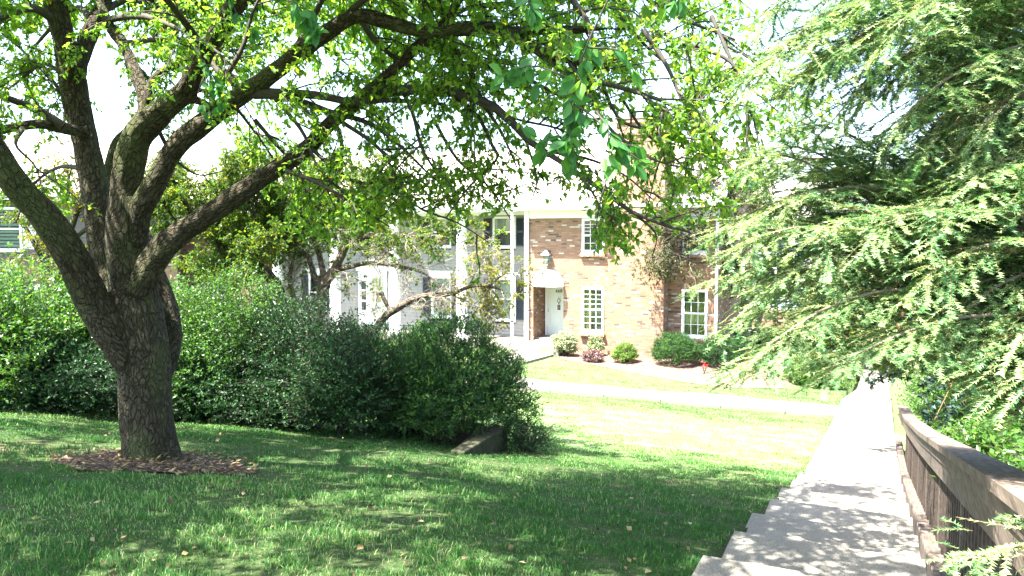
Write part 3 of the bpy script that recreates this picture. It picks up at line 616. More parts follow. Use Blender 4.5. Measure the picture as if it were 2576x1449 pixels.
for sx in (-1, 1):
    for sy in (-1, 1): mb.tube([(LX+sx*.085, cy+sy*.085, LZ-.10), (LX+sx*.115, cy+sy*.115, LZ+.24)], .009, 5)
for z, a in ((LZ-.10, .09), (LZ+.08, .107)): 
    for s_ in (-1, 1): mb.tube([(LX-a, cy+s_*a, z), (LX+a, cy+s_*a, z)], .007, 5); mb.tube([(LX+s_*a, cy-a, z), (LX+s_*a, cy+a, z)], .007, 5)
frus(mb, LZ-.14, LZ-.10, .05, .095, cy); mb.build('lantern_cage', M['pewter'], ln)
mb = MB(); frus(mb, LZ-.09, LZ+.235, .08, .108, cy); mb.build('lantern_glass', M['glass'], ln)
mb = MB(); mb.lathe([(.001, 0), (.03, .03), (.035, .09), (.001, .14)], (LX, cy, LZ-.02), 10); mb.build('bulb', M['white'], ln)
mb = MB(); mb.lathe([(.001, .0), (.06, .0), (.055, .05), (.03, .09), (.001, .1)], (-11.86, YB-.05, 1.02), 10); mb.build('hose_tap', M['black_metal'], hb)
# things by the door
mb = MB(); xs_ = np.linspace(-11.45, -10.95, 10); V = []
for k, x in enumerate(xs_): V += [(x, 26.62, -.09+.02*(k % 3)), (x, 26.80, -.082+.015*((k+1) % 2)), (x, 26.98, -.09)]
mb.add(V, [(3*k+j, 3*k+3+j, 3*k+4+j, 3*k+1+j) for k in range(9) for j in range(2)]); o = mb.build('newspaper', M['white'], org=(-11.2, 26.8, -.1)); tag(o, 'folded newspaper in a plastic sleeve on the doorstep under the awning', 'newspaper')
o.modifiers.new('s', 'SOLIDIFY').thickness = .015

# --- the grey sided house with the tall porch
hs = thing('townhouse', (-18.5, 28.6, -.4), 'pale grey clapboard townhouse with tall white porch columns and black shutters', 'house')
YS = 28.6
def clap(mb, x0, x1, z0, z1, y, holes=(), lap=.14):
    zs = np.arange(z0, z1, lap)
    for z in zs:
        zt = min(z+lap, z1); hs_ = sorted([h for h in holes if h[2] < zt and h[3] > z]); a = x0; segs = []
        for h in hs_: segs.append((a, h[0])); a = h[1]
        segs.append((a, x1))
        for (p, q) in segs:
            if q-p > .01: mb.add([(p, y-.03, z), (q, y-.03, z), (q, y, zt), (p, y, zt), (p, y+.004, z), (q, y+.004, z)], [(0,1,2,3), (0,4,5,1)])
SH = [(-14.13, -13.22, .48, 2.08), (-14.13, -13.22, 3.40, 4.52), (-17.0, -16.14, .48, 2.08), (-17.0, -16.14, 3.40, 4.52), (-23.4, -22.5, .48, 2.08), (-23.4, -22.5, 3.40, 4.52), (-20.3, -19.4, 3.40, 4.52)]
dh = (-20.75, -19.2, -.1, 2.25)
mb = MB(); clap(mb, -25, -12.02, -.4, 4.9, YS, [(a-.05, b+.05, c-.05, d+.05) for a, b, c, d in SH]+[dh])
mb.box((-25, YS+.6, -.4), (-12.02, YS+.7, 4.9)); mb.box((-25, YS+.02, -1.2), (-24.95, 35, 4.9)); mb.build('wall', M['siding'], hs)
mb = MB(); mb.box((-25, YS-.03, 4.62), (-12.02, YS-.018, 4.9)); mb.box((-12.14, YS-.04, -.4), (-12.03, YS-.018, 4.62)); mb.build('trim', M['white'], hs)
for i, h in enumerate(SH): window(hs, *h, YS+.03, rows=(0, 0), blind=(0, 1) if i in (0, 2) else (0, .45) if i in (1, 3) else None, shut=.36, crown=h[2] < 1)
mb = MB(); mb.box((-25.2, 26.62, 4.70), (-12.26, 26.80, 4.96)); mb.box((-25.2, 26.80, 4.90), (-12.26, 28.6, 4.93)); mb.build('porch_beam', M['white'], hs)
gable_roof(hs, -25.2, -12.26, 26.50, 31.0, 35.5, 4.98, 7.50); gutter(hs, -25.2, -12.3, 26.60, 4.86)
for cxx in (-14.65, -17.72, -20.65, -23.7):
    mb = MB(); mb.lathe([(.0, 0), (.30, 0), (.30, .12), (.27, .16), (.235, .2), (.225, 1.8), (.19, 4.62), (.215, 4.66), (.19, 4.70), (.26, 4.80), (.26, 4.86), (0, 4.86)], (cxx, 26.86, -.18), 24)
    mb.build('column', M['white'], hs, smooth_=False).data.polygons.foreach_set('use_smooth', [True]*(11*24))
mb = MB(); mb.box((-25, 26.4, -.8), (-12.3, 28.59, -.18)); mb.build('porch_floor', M['concrete'], hs)
downspout(hs, -12.42, 26.7, -.15, 4.75, .09)
mb = MB(); mb.box((-20.72, YS-.05, -.15), (-20.62, YS+.04, 2.3)); mb.box((-19.33, YS-.05, -.15), (-19.23, YS+.04, 2.3)); mb.box((-20.30, YS-.05, -.15), (-20.22, YS+.04, 2.18)); mb.box((-20.62, YS-.05, 2.18), (-19.33, YS+.04, 2.3))
mb.box((-20.8, YS-.1, 2.3), (-19.15, YS+.01, 2.42)); df = mb.build('door_frame', M['white'], hs)
mb = MB(); mb.prism([(-20.85, 2.42), (-19.1, 2.42), (-19.975, 2.92)], YS-.12, YS+.01); mb.build('pediment', M['white'], df)
mb = MB(); mb.box((-20.62, YS+.0, -.1), (-20.30, YS+.02, 2.18)); 
for z in (.0, .52, .97, 1.42, 1.87): mb.box((-20.62, YS-.012, z), (-20.30, YS+.0, z+.05))
mb.build('sidelight', M['white'], df)
mb = MB()
for z in (.57, 1.02, 1.47): mb.box((-20.58, YS-.006, z+.02), (-20.34, YS-.003, z+.38))
mb.build('sidelight_pane', M['interior'], df)
mb = MB(); mb.box((-20.22, YS+.0, -.1), (-19.33, YS+.04, 2.18)); dr = mb.build('door', M['door_paint'], hs)
mb = MB(); mb.box((-20.02, YS-.008, .95), (-19.53, YS-.003, 2.0)); mb.build('door_light', M['curtain'], dr)
mb = MB()
for k in range(4): x = -20.02+.49*k/3; mb.box((x-.012, YS-.02, .95), (x+.012, YS-.009, 2.0))
for k in range(5): z = .95+1.05*k/4; mb.box((-20.02, YS-.021, z-.012), (-19.53, YS-.0095, z+.012))
mb.build('muntin_grid', M['white'], dr)
mb = MB(); mb.lathe([(.001, 0), (.03, 0), (.035, .03), (.001, .06)], (-19.42, YS-.05, .98), 10); mb.build('door_knob', M['brass'], dr)

# --- further brick house on the left, glimpsed through the leaves
hl = thing('townhouse', (-29, 27, -.4), 'red brick townhouse beyond the grey one, glimpsed behind the small trees', 'house')
LH = [(-27.6, -26.8, .4, 1.9), (-27.6, -26.8, 3.2, 4.36), (-30.9, -30.1, .4, 1.9), (-30.9, -30.1, 3.2, 4.36), (-33.6, -32.8, .4, 1.9), (-33.6, -32.8, 3.2, 4.36)]
mb = MB(); wall_with_holes(mb, -35, -25.02, -1.2, 4.72, YB, YB+.25, [(a-.05, b+.05, c-.05, d+.05) for a, b, c, d in LH]); mb.box((-35, YB+.25, -1.2), (-34.75, 35, 4.72)); mb.box((-25.3, YB+.25, -1.2), (-25.05, 35, 4.72)); mb.build('wall', M['brick'], hl, uv=True)
for h in LH: window(hl, *h, YB+.02, rows=(3, 3))
gable_roof(hl, -35.2, -25.25, 26.38, 30.95, 35.5, 4.90, 7.5); gutter(hl, -35.2, -25.3, 26.42, 4.76)
mb = MB(); mb.box((-35, YB-.03, 4.44), (-25.02, YB, 4.72)); mb.build('frieze', M['white'], hl)

# --- dark house across the yard at the far left, front turned toward the trees
hd = thing('townhouse', (-31, 19, -.2), 'dark sided house with white shuttered upper window at the far left edge', 'house')
# local frame: its front runs from A to B
A_, B_ = np.array([-34.0, 11.0]), np.array([-26.5, 24.0]); L_ = np.linalg.norm(B_-A_); ang = math.atan2(B_[1]-A_[1], B_[0]-A_[0])
ca, sa = math.cos(ang), math.sin(ang)
def turn(o):
    "rotate a mesh built along X on y=0 into place (wall face toward +right side)"
    n = len(o.data.vertices); v = np.zeros(n*3); o.data.vertices.foreach_get('co', v); v = v.reshape(-1, 3)+ORG[hd]
    u, w = v[:, 0], v[:, 1]; q = np.stack([A_[0]+u*ca-w*sa, A_[1]+u*sa+w*ca, v[:, 2]], 1)-ORG[hd]; o.data.vertices.foreach_set('co', q.astype(np.float32).ravel())
mb = MB(); clap(mb, 0, L_, 2.7, 5.3, 0, [], .13); o1 = mb.build('wall', M['siding_dark'], hd)
mb = MB(); mb.box((0, .0, -1), (L_, .2, 2.7)); o2 = mb.build('lower_wall', M['brick'], hd, uv=True)
mb = MB(); mb.box((0, .05, 2.7), (L_, 8, 5.3)); mb.box((0, .2, -1), (L_, 8, 2.7)); o4 = mb.build('back_wall', M['siding_dark'], hd)
gr = gable_roof(hd, -.4, L_+.4, -.5, 4, 8.5, 5.3, 7.9); parts = [o1, o2, o4, gr]+list(gr.children)
for (a, b, z0, z1) in ((4.9, 5.8, 3.3, 4.8), (8.6, 9.5, 3.3, 4.8), (12.4, 13.3, 3.3, 4.8), (4.9, 5.8, .3, 1.9), (8.6, 9.5, .3, 1.9), (12.4, 13.3, .3, 1.9), (1.2, 2.1, 3.3, 4.8)):
    f = window(hd, a, b, z0, z1, -.06, rows=(0, 0), blind=(0, 1)); parts += [f]+list(f.children)
    for (p, q) in ((a-.5, a-.08), (b+.08, b+.5)):
        s = MB(); s.box((p, -.05, z0), (q, -.02, z1)); s.box((p+.05, -.06, z0+.05), (q-.05, -.05, (z0+z1)/2-.04)); s.box((p+.05, -.06, (z0+z1)/2+.04), (q-.05, -.05, z1-.05)); so_ = s.build('shutter', M['white'], f); parts.append(so_)
mb = MB(); mb.box((-.2, -.47, 5.12), (L_+.2, -.30, 5.3)); parts.append(mb.build('fascia', M['white'], hd))
for o in parts: turn(o)

# --- blue-grey wing beyond the brick house on the right
hw = thing('townhouse', (-3.6, 42, -1.4), 'blue grey sided wing with white trim seen behind the two slender trunks', 'house')
mb = MB(); clap(mb, -9, -3.2, .3, 4.6, 40, [], .14); mb.box((-9, 40.02, -2), (-3.2, 46, 4.6)); mb.build('wall', M['siding_blue'], hw)
mb = MB(); mb.box((-3.15, 39.9, -2), (-2.75, 46, 1.7)); mb.box((-9, 39.95, -2), (-3.2, 39.99, .3)); mb.build('lower_wall', M['brick'], hw, uv=True)
mb = MB(); mb.box((-3.22, 39.93, -.2), (-3.05, 40.0, 4.6)); mb.box((-3.9, 39.93, 1.2), (-3.8, 39.985, 3)); mb.box((-4.7, 39.93, 1.2), (-4.6, 39.985, 3)); mb.box((-4.6, 39.93, 2.9), (-3.9, 39.985, 3)); mb.box((-4.6, 39.93, 1.2), (-3.9, 39.985, 1.3)); mb.build('window', M['white'], hw)
mb = MB(); mb.box((-4.6, 39.96, 1.3), (-3.9, 39.984, 2.9)); mb.build('pane', M['interior'], hw.children[-1])
gable_roof(hw, -9.2, -2.9, 39.4, 43, 46.6, 4.7, 6.6)

# ---------------------------------------------------------------- railing, posts, retaining timber
fe = thing('railing', (.38, 6, 1.3), 'long weathered brown wooden railing stepping down beside the concrete stairs', 'railing')
def railz(y): return float(np.interp(y, [-3, 0, 3, 12, 13.5, 16.5, 40], [3.35, 3.20, 2.93, 1.22, .95, .55, .3])) if False else float(np.interp(y, [-3, 0, 2.95, 7.9, 12, 14.5, 16.5], [4.05, 3.48, 2.93, 1.98, 1.25, .86, .56]))
FX = .38; ys_ = np.linspace(.6, 16.5, 54)
def sweep(prof_xz, ys, zf, name, material, parent, col=.5):
    mb = MB(); n = len(prof_xz); V = [(x, y, zf(y)+z) for y in ys for x, z in prof_xz]
    mb.add(V, [(k*n+i, k*n+(i+1) % n, (k+1)*n+(i+1) % n, (k+1)*n+i) for k in range(len(ys)-1) for i in range(n)], col)
    mb.add(V[:n], [(0,1,2,3)], col); mb.add(V[-n:], [(3,2,1,0)], col); return mb.build(name, material, parent)
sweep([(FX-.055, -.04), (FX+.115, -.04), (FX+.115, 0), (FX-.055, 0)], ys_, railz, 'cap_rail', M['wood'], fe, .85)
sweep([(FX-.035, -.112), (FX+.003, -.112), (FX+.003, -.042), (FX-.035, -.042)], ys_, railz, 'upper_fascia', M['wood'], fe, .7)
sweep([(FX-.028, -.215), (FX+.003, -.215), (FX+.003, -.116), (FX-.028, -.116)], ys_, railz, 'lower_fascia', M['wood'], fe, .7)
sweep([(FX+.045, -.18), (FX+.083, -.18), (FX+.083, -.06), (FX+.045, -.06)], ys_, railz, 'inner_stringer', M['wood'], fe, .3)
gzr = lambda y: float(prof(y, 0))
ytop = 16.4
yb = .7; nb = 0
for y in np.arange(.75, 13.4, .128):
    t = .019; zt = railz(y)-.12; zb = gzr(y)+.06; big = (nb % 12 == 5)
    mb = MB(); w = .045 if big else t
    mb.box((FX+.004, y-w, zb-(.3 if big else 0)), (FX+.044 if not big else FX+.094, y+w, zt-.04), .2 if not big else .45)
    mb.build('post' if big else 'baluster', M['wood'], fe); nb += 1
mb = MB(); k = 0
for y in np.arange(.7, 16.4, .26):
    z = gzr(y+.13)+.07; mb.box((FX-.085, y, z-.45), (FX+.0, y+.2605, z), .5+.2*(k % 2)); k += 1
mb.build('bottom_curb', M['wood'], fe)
for nm, lx, ly, h in (('lamp_post', 1.28, 8.6, 4.3),):
    lp = thing(nm, (lx, ly, float(ground(lx, ly))-.3), 'black fluted lamp post rising behind the wooden railing', 'lamp post'); z0 = float(ground(lx, ly))-.4
    mb = MB(); mb.lathe([(.13, 0), (.13, .12), (.09, .2), (.075, .9), (.055, 1.0), (.048, h-.6), (.06, h-.55), (.04, h-.5)], (lx, ly, z0), 14); mb.build('pole', M['black_metal'], lp)
    mb = MB(); mb.lathe([(.05, h-.5), (.12, h-.42), (.17, h-.05), (.19, h-.03), (.06, h+.15), (.01, h+.25)], (lx, ly, z0), 8); mb.build('lantern', M['black_metal'], lp)
lx, ly = -.05-.95, 31.5; lx = -2.0; z0 = float(ground(lx, ly))
lp = thing('lamp_post', (lx, ly, z0), 'thin dark pole standing in front of the bright arborvitae row', 'lamp post')
mb = MB(); mb.lathe([(.1, 0), (.1, .1), (.06, .2), (.05, 3.4), (.07, 3.45), (.05, 3.5)], (lx, ly, z0), 12); mb.build('pole', M['black_metal'], lp)
mb = MB(); mb.lathe([(.05, 3.5), (.14, 3.58), (.18, 3.95), (.2, 3.97), (.05, 4.15), (.01, 4.22)], (lx, ly, z0), 8); mb.build('lantern', M['black_metal'], lp)
# retaining timbers at the end of the hedge
tw = thing('timber_edging', (-5.0, 9.6, .8), 'mossy wedge of old landscape timber where the hedge ends', 'timber')
pA = W(1150, 1137, 9.9); pB = W(1262, 1070, 10.9); pC = W(1262, 1125, 10.6)
dv = np.array([pB[0]-pA[0], pB[1]-pA[1], 0]); dv /= np.linalg.norm(dv); sv = np.array([dv[1], -dv[0], 0])
def wedge(a, zt0, b, zt1, zb, w, name):
    q = [a-sv*w, a+sv*w, b+sv*w, b-sv*w]; V = [(p[0], p[1], z) for p, z in zip(q, (zt0, zt0, zt1, zt1))]+[(p[0], p[1], zb) for p in q]
    m = MB(); m.add(V, [(0,1,2,3), (4,7,6,5), (0,4,5,1), (1,5,6,2), (2,6,7,3), (3,7,4,0)]); o = m.build(name, M['timber'], tw); bv = o.modifiers.new('b', 'BEVEL'); bv.width = .02; bv.segments = 2; return o
ga = float(ground(pA[0], pA[1])); gb = float(ground(pB[0], pB[1]))
wedge(pA, ga+.05, pB, pB[2], gb-.4, .10, 'timber'); wedge(pA+dv*.25-sv*.05, ga+.04, pB-sv*.21, pB[2]-.03, gb-.4, .10, 'timber')
e = pB+dv*.11; wedge(e-dv*.1-sv*1.6, pB[2]-.06, e-dv*.1-sv*.32, pB[2]-.02, gb-.4, .09, 'timber') if False else None
for k, dz in enumerate((0, .17)):
    a = pB-dv*.02-sv*.32; m = MB(); c = a-np.array([1.9, -.35, 0]); u = (c-a)/np.linalg.norm(c-a); s2 = np.array([u[1], -u[0], 0])*.09
    V = [(p[0], p[1], z) for z in (pB[2]-.03-dz, pB[2]-.19-dz) for p in (a-s2, a+s2, c+s2, c-s2)]; m.add(V, [(0,1,2,3), (4,7,6,5), (0,4,5,1), (1,5,6,2), (2,6,7,3), (3,7,4,0)]); m.build('timber', M['timber'], tw)
# overhead wire
mb = MB(); a, b = W(-200, 420, 34), W(330, 428, 36); pts = [a*(1-t)+b*t+np.array([0, 0, -1.2*t*(1-t)]) for t in np.linspace(0, 1, 14)]; mb.tube(pts, .012, 5); o = mb.build('overhead_wire', M['black_metal'], org=a); tag(o, 'thin dark overhead wire against the sky at the far left', 'wire')
# ---------------------------------------------------------------- trees
def poly(pts, K=24):
    "pixel path (x, y, distance, radius) -> smooth world polyline and radii"
    P = np.array([W(p[0], p[1], p[2]) for p in pts]); r = np.array([p[3] for p in pts], float)
    return resample(P, K), np.interp(np.linspace(0, len(r)-1, K), np.arange(len(r)), r)
def limb_mesh(name, limbs, root, material, voxel=.022, disp=.012, sides=20, seed=3, parent=None, smooth_it=2, slim=1.0):
    "fuse the limbs into one continuous skin and give it limb-aligned bark coordinates"
    mb = MB()
    for P, r in limbs:
        rr = r*slim*(1+.05*vnoise(P, 4, seed)); mb.tube(P, rr, sides)
    o = mb.build('tmp', material); md = o.modifiers.new('r', 'REMESH'); md.mode = 'VOXEL'; md.voxel_size = voxel; md.use_smooth_shade = True
    s = o.modifiers.new('s', 'SMOOTH'); s.iterations = smooth_it; s.factor = .6
    dg = bpy.context.evaluated_depsgraph_get(); me = bpy.data.meshes.new_from_object(o.evaluated_get(dg)); bpy.data.objects.remove(o); me.name = name
    n = len(me.vertices); v = np.zeros(n*3); me.vertices.foreach_get('co', v); v = v.reshape(-1, 3)
    no = np.zeros(n*3); me.vertices.foreach_get('normal', no); no = no.reshape(-1, 3)
    # nearest limb frame
    best = np.full(n, 1e9); co = np.zeros((n, 3)); off = 0
    for li, (P, r) in enumerate(limbs):
        _, _, (T, A, B) = tubes(P[None], r[None], 4); T, A, B = T[0], A[0], B[0]; s_ = np.concatenate([[0], np.cumsum(np.linalg.norm(np.diff(P, axis=0), axis=1))])
        d = np.empty((n, len(P)))
        for k in range(len(P)): d[:, k] = np.linalg.norm(v-P[k], axis=1)-r[k]
        k = d.argmin(1); dm = d[np.arange(n), k]; m = dm < best; best[m] = dm[m]; k = k[m]; w = v[m]-P[k]
        co[m] = np.stack([(w*A[k]).sum(1), (w*B[k]).sum(1), (s_[k]+(w*T[k]).sum(1))*.42+li*3.1], 1)
    v = v+no*(vnoise(co, 22, seed+1)*disp+vnoise(co, 9, seed+2)*disp*1.3)[:, None]
    v -= ORG[root]; me.vertices.foreach_set('co', v.astype(np.float32).ravel()); me.update()
    at = me.attributes.new('bark', 'FLOAT_VECTOR', 'POINT'); at.data.foreach_set('vector', co.astype(np.float32).ravel())
    me.materials.clear(); me.materials.append(material); ob = bpy.data.objects.new(name, me); link(ob); ob.parent = parent or root; return ob
def wood(name, layers, root, material, parent=None):
    mb = MB()
    for P, r0, r1, sides in layers:
        if len(P) == 0: continue
        K = P.shape[1]; r = np.linspace(1, 0, K)[None]*(np.broadcast_to(r0, (len(P),))[:, None]-r1)+r1
        V, F, _ = tubes(P, r, sides); mb.add(V, F)
    return mb.build(name, material, parent or root, smooth_=True)

big = thing('crabapple_tree', (TX, TY, tz), 'large old many limbed tree with thick trunk standing in a mulch ring', 'tree')
L = {}
L['trunk'] = poly([(378,1215,7.35,.37),(378,1165,7.32,.315),(372,1090,7.3,.285),(366,1000,7.3,.275),(358,900,7.3,.29),(345,800,7.3,.285),(333,720,7.3,.25),(325,650,7.22,.215),(316,560,7.15,.185),(322,450,7.1,.155),(345,345,7.0,.145),(400,288,6.95,.135)], 60)
L['A'] = poly([(345,345,7.0,.14),(405,285,6.95,.13),(470,225,6.8,.115),(520,130,6.6,.105),(570,50,6.4,.095),(640,-50,6.2,.085),(700,-220,6,.06),(760,-420,5.9,.03)], 40)
L['A2'] = poly([(340,340,7.0,.09),(365,270,7.1,.09),(345,190,7.3,.085),(310,110,7.6,.075),(268,50,7.8,.07),(230,-90,8,.055),(200,-300,8.1,.03)], 30)
L['A3'] = poly([(372,260,7.05,.05),(385,200,7.1,.05),(440,165,7.1,.045),(500,150,7.0,.04),(600,200,6.9,.03)], 14)
L['B'] = poly([(330,900,7.45,.2),(300,800,7.6,.2),(270,690,7.75,.185),(252,560,7.8,.175),(232,430,7.8,.165),(202,300,7.8,.158),(180,180,7.7,.15),(152,60,7.6,.14),(125,-50,7.5,.12),(90,-260,7.3,.09),(60,-500,7.2,.05)], 50)
L['B2'] = poly([(190,200,7.7,.11),(215,110,7.9,.105),(250,30,8.1,.09),(300,-80,8.3,.08),(360,-280,8.4,.05)], 24)
L['C'] = poly([(340,930,7.2,.17),(285,840,7.1,.18),(232,755,7.0,.175),(185,650,6.8,.172),(120,555,6.6,.16),(40,460,6.4,.145),(-15,370,6.3,.135),(-80,240,6.2,.12),(-200,50,6,.09),(-330,-150,5.9,.05)], 50)
L['D'] = poly([(345,730,7.2,.16),(400,635,7.1,.13),(480,570,7.0,.115),(600,490,6.9,.11),(700,420,6.8,.098),(775,370,6.7,.09),(840,300,6.6,.082),(930,232,6.5,.074),(1000,165,6.4,.066),(1060,105,6.3,.056),(1130,40,6.2,.045),(1200,-60,6.1,.03)], 50)
L['E'] = poly([(330,620,7.15,.14),(350,530,7.1,.13),(385,465,7.0,.13),(440,370,6.9,.12),(530,295,6.8,.11),(620,232,6.7,.10),(720,160,6.5,.09),(820,82,6.3,.08),(900,40,6.1,.074),(1000,62,6.0,.066),(1090,82,5.9,.064),(1200,68,5.8,.06),(1290,88,5.7,.052),(1345,125,5.6,.042),(1430,150,5.4,.03),(1530,175,5.2,.018)], 60)
L['E2'] = poly([(1270,80,5.75,.045),(1400,76,5.6,.042),(1520,72,5.5,.036),(1620,76,5.4,.03),(1720,108,5.2,.022),(1830,160,5.0,.012)], 24)
L['F'] = poly([(385,800,7.6,.17),(345,700,7.8,.15),(320,600,7.95,.14),(300,500,8.1,.135),(290,430,8.2,.12),(300,365,8.2,.10),(330,320,8.2,.05)], 30)
L['G'] = poly([(385,980,7.5,.17),(415,880,7.65,.17),(420,800,7.75,.16),(400,720,7.8,.14),(375,640,7.9,.11),(350,560,8.0,.08)], 24)
L['G2'] = poly([(405,860,7.55,.10),(432,822,7.6,.085),(442,800,7.62,.05)], 8)
L['H'] = poly([(215,330,7.7,.06),(165,322,7.5,.065),(110,312,7.2,.06),(60,316,7.0,.055),(0,326,6.9,.05),(-100,350,6.8,.04)], 20)
L['E3'] = poly([(560,300,6.85,.07),(500,255,6.8,.05),(450,262,6.8,.03)], 8)
L['R1'] = poly([(378,1165,7.3,.2),(300,1183,7.15,.12),(235,1200,7.0,.05)], 8)
L['R2'] = poly([(385,1165,7.3,.2),(450,1165,7.25,.13),(500,1185,7.15,.05)], 8)
L['R3'] = poly([(378,1165,7.25,.2),(385,1205,7.0,.12),(400,1230,6.8,.04)], 8)
trunk = limb_mesh('trunk', [(p, r if k == 'trunk' else r*np.linspace(.97, .80, len(r))) for k, (p, r) in L.items()], big, M['bark'], .02, .009, slim=.86)
S = []                                                          # secondary boughs seen in the photograph
def sec(*pts): S.append(poly([(x, y, d, r) for x, y, d, r in pts], 14))
sec((930,235,6.5,.045),(1080,224,6.2,.042),(1180,242,6.0,.038),(1260,280,5.9,.033),(1320,345,5.8,.028),(1365,378,5.7,.022),(1450,432,5.5,.018),(1600,540,5.3,.014),(1700,572,5.2,.011),(1790,602,5.1,.007))
sec((625,236,6.7,.045),(700,234,6.6,.04),(800,240,6.5,.034),(890,257,6.4,.028),(980,252,6.4,.02),(1120,262,6.3,.012))
sec((640,238,6.68,.04),(700,240,6.6,.035),(770,260,6.6,.03),(840,285,6.6,.024),(930,310,6.5,.02),(1010,370,6.4,.014),(1090,450,6.3,.008))
sec((1060,105,6.3,.035),(1150,130,6.2,.03),(1240,170,6.1,.022),(1330,200,6.0,.016),(1440,260,5.9,.008))
sec((1180,160,6.1,.022),(1210,250,6.0,.018),(1260,330,6.0,.012),(1300,420,5.9,.006))
sec((1010,222,6.4,.02),(1040,290,6.3,.016),(1060,370,6.2,.013),(1100,440,6.1,.009),(1130,520,6.0,.005))
sec((1130,232,6.2,.02),(1200,290,6.1,.017),(1240,370,6.0,.014),(1250,400,6.0,.012),(1180,470,6.0,.009),(1120,550,6.0,.005))
sec((1340,120,5.6,.03),(1440,190,5.4,.02),(1560,220,5.3,.016),(1700,270,5.1,.012),(1800,360,5.0,.006))
sec((1430,150,5.4,.022),(1480,240,5.3,.016),(1540,330,5.2,.012),(1640,400,5.1,.008),(1760,430,5.0,.005))
sec((1620,76,5.4,.02),(1680,170,5.3,.015),(1720,260,5.2,.01),(1790,350,5.1,.006))
sec((1720,108,5.2,.016),(1830,150,5.1,.012),(1890,230,5.0,.007))
sec((1440,0,5.5,.025),(1480,60,5.4,.02),(1500,160,5.3,.012),(1510,250,5.2,.006))
sec((1060,-80,6.0,.02),(1065,0,6.0,.015),(1063,80,6.0,.01),(1060,140,6,.005))
sec((1090,-60,6.2,.02),(1120,60,6.2,.016),(1160,160,6.1,.01),(1190,230,6,.006))
sec((870,40,6.2,.03),(930,-10,6.0,.025),(1040,-60,5.9,.02),(1200,-80,5.7,.015),(1400,-60,5.5,.01))
sec((720,160,6.5,.03),(780,60,6.5,.026),(830,-40,6.4,.02),(900,-160,6.3,.01))
sec((620,232,6.7,.035),(560,190,6.8,.03),(520,140,6.9,.022),(470,60,7.0,.014),(430,-30,7.0,.008))
sec((560,205,6.8,.028),(610,120,6.8,.02),(640,20,6.8,.012),(700,-80,6.8,.006))
sec((470,225,6.8,.02),(560,240,7.2,.02),(640,330,7.5,.014),(700,420,7.7,.008),(740,500,7.8,.004))
sec((690,245,6.6,.02),(760,330,6.6,.016),(800,420,6.5,.012),(880,500,6.4,.007))
sec((840,300,6.6,.02),(860,360,6.5,.016),(850,430,6.4,.011),(800,500,6.4,.006))
sec((850,300,6.6,.02),(950,370,6.4,.015),(1000,450,6.3,.011),(1040,540,6.2,.006))
sec((160,318,7.3,.045),(90,275,7.2,.035),(0,240,7.0,.028),(-100,200,6.8,.015))
sec((60,316,7.0,.03),(40,365,6.8,.012),(90,420,6.8,.008),(110,500,6.8,.004))
sec((268,50,7.8,.035),(350,40,7.2,.03),(420,60,6.8,.02),(520,110,6.2,.012),(600,180,6.0,.006))
sec((150,60,7.6,.05),(80,20,7.3,.04),(0,45,7.0,.03),(-100,90,6.8,.015))
sec((125,-50,7.5,.04),(30,-90,7.2,.03),(-120,-60,7.0,.02),(-250,0,6.8,.01))
sec((-15,370,6.3,.04),(-100,330,6.0,.03),(-250,300,5.8,.02))
sec((250,30,8.1,.04),(330,0,8.4,.03),(420,30,8.7,.02),(520,70,9.0,.01))
sec((240,60,8.0,.04),(190,20,8.6,.03),(110,90,9.2,.02),(40,180,9.6,.01))
sec((310,110,7.6,.03),(420,100,8.2,.025),(560,130,8.8,.018),(700,100,9.3,.01))
sec((232,430,7.8,.03),(150,420,8.4,.02),(80,470,8.9,.014),(40,560,9.2,.007))
sec((1120,60,6.2,.02),(1180,20,6.6,.018),(1300,10,7.0,.014),(1440,60,7.4,.01),(1560,140,7.6,.006))
sec((1200,-60,6.1,.03),(1380,-90,6.1,.025),(1560,-40,6.1,.02),(1700,40,6.0,.014),(1850,100,6.0,.008))
sec((900,40,6.1,.03),(960,120,6.8,.022),(1060,180,7.4,.015),(1200,200,7.8,.008))
sec((1790,40,5.3,.015),(1850,180,5.1,.011),(1880,300,5.0,.008),(1870,400,5,.004))
sec((1450,432,5.5,.012),(1500,500,5.4,.009),(1520,570,5.4,.006),(1535,640,5.4,.003))
sec((1600,540,5.3,.01),(1650,590,5.3,.006),(1640,650,5.3,.003))
sec((1320,345,5.8,.012),(1350,450,5.8,.008),(1330,520,5.8,.004))
sec((1365,378,5.7,.014),(1480,400,5.6,.01),(1570,440,5.5,.007),(1640,500,5.5,.004))
sec((520,130,6.6,.03),(420,0,6.0,.025),(300,-120,5.4,.02),(150,-260,5,.01))
sec((640,-50,6.2,.03),(760,-160,5.4,.025),(900,-300,4.6,.015))
sec((720,430,6.4,.02),(800,460,6.3,.015),(900,520,6.3,.01),(980,570,6.2,.006))
sec((780,370,6.6,.02),(860,440,6.5,.015),(960,480,6.4,.01),(1060,500,6.3,.006))
sec((980,450,6.5,.015),(1050,520,6.4,.01),(1150,560,6.4,.006),(1230,610,6.3,.004))
sec((1090,300,6.3,.015),(1150,400,6.3,.012),(1230,470,6.2,.008),(1290,560,6.2,.004))
sec((1200,260,5.9,.012),(1300,300,5.9,.01),(1420,330,5.8,.008),(1500,400,5.8,.005))
sec((640,300,6.8,.02),(700,370,6.9,.015),(760,440,7.0,.01),(790,540,7.0,.006))
sec((400,330,7.2,.02),(440,400,7.6,.015),(500,440,7.9,.01),(560,430,8.2,.006))
sec((200,300,7.9,.02),(130,200,8.3,.02),(60,130,8.6,.014),(0,80,8.8,.01))
sec((170,200,7.8,.02),(110,160,8,.02),(40,210,8.3,.014),(-30,260,8.6,.01))
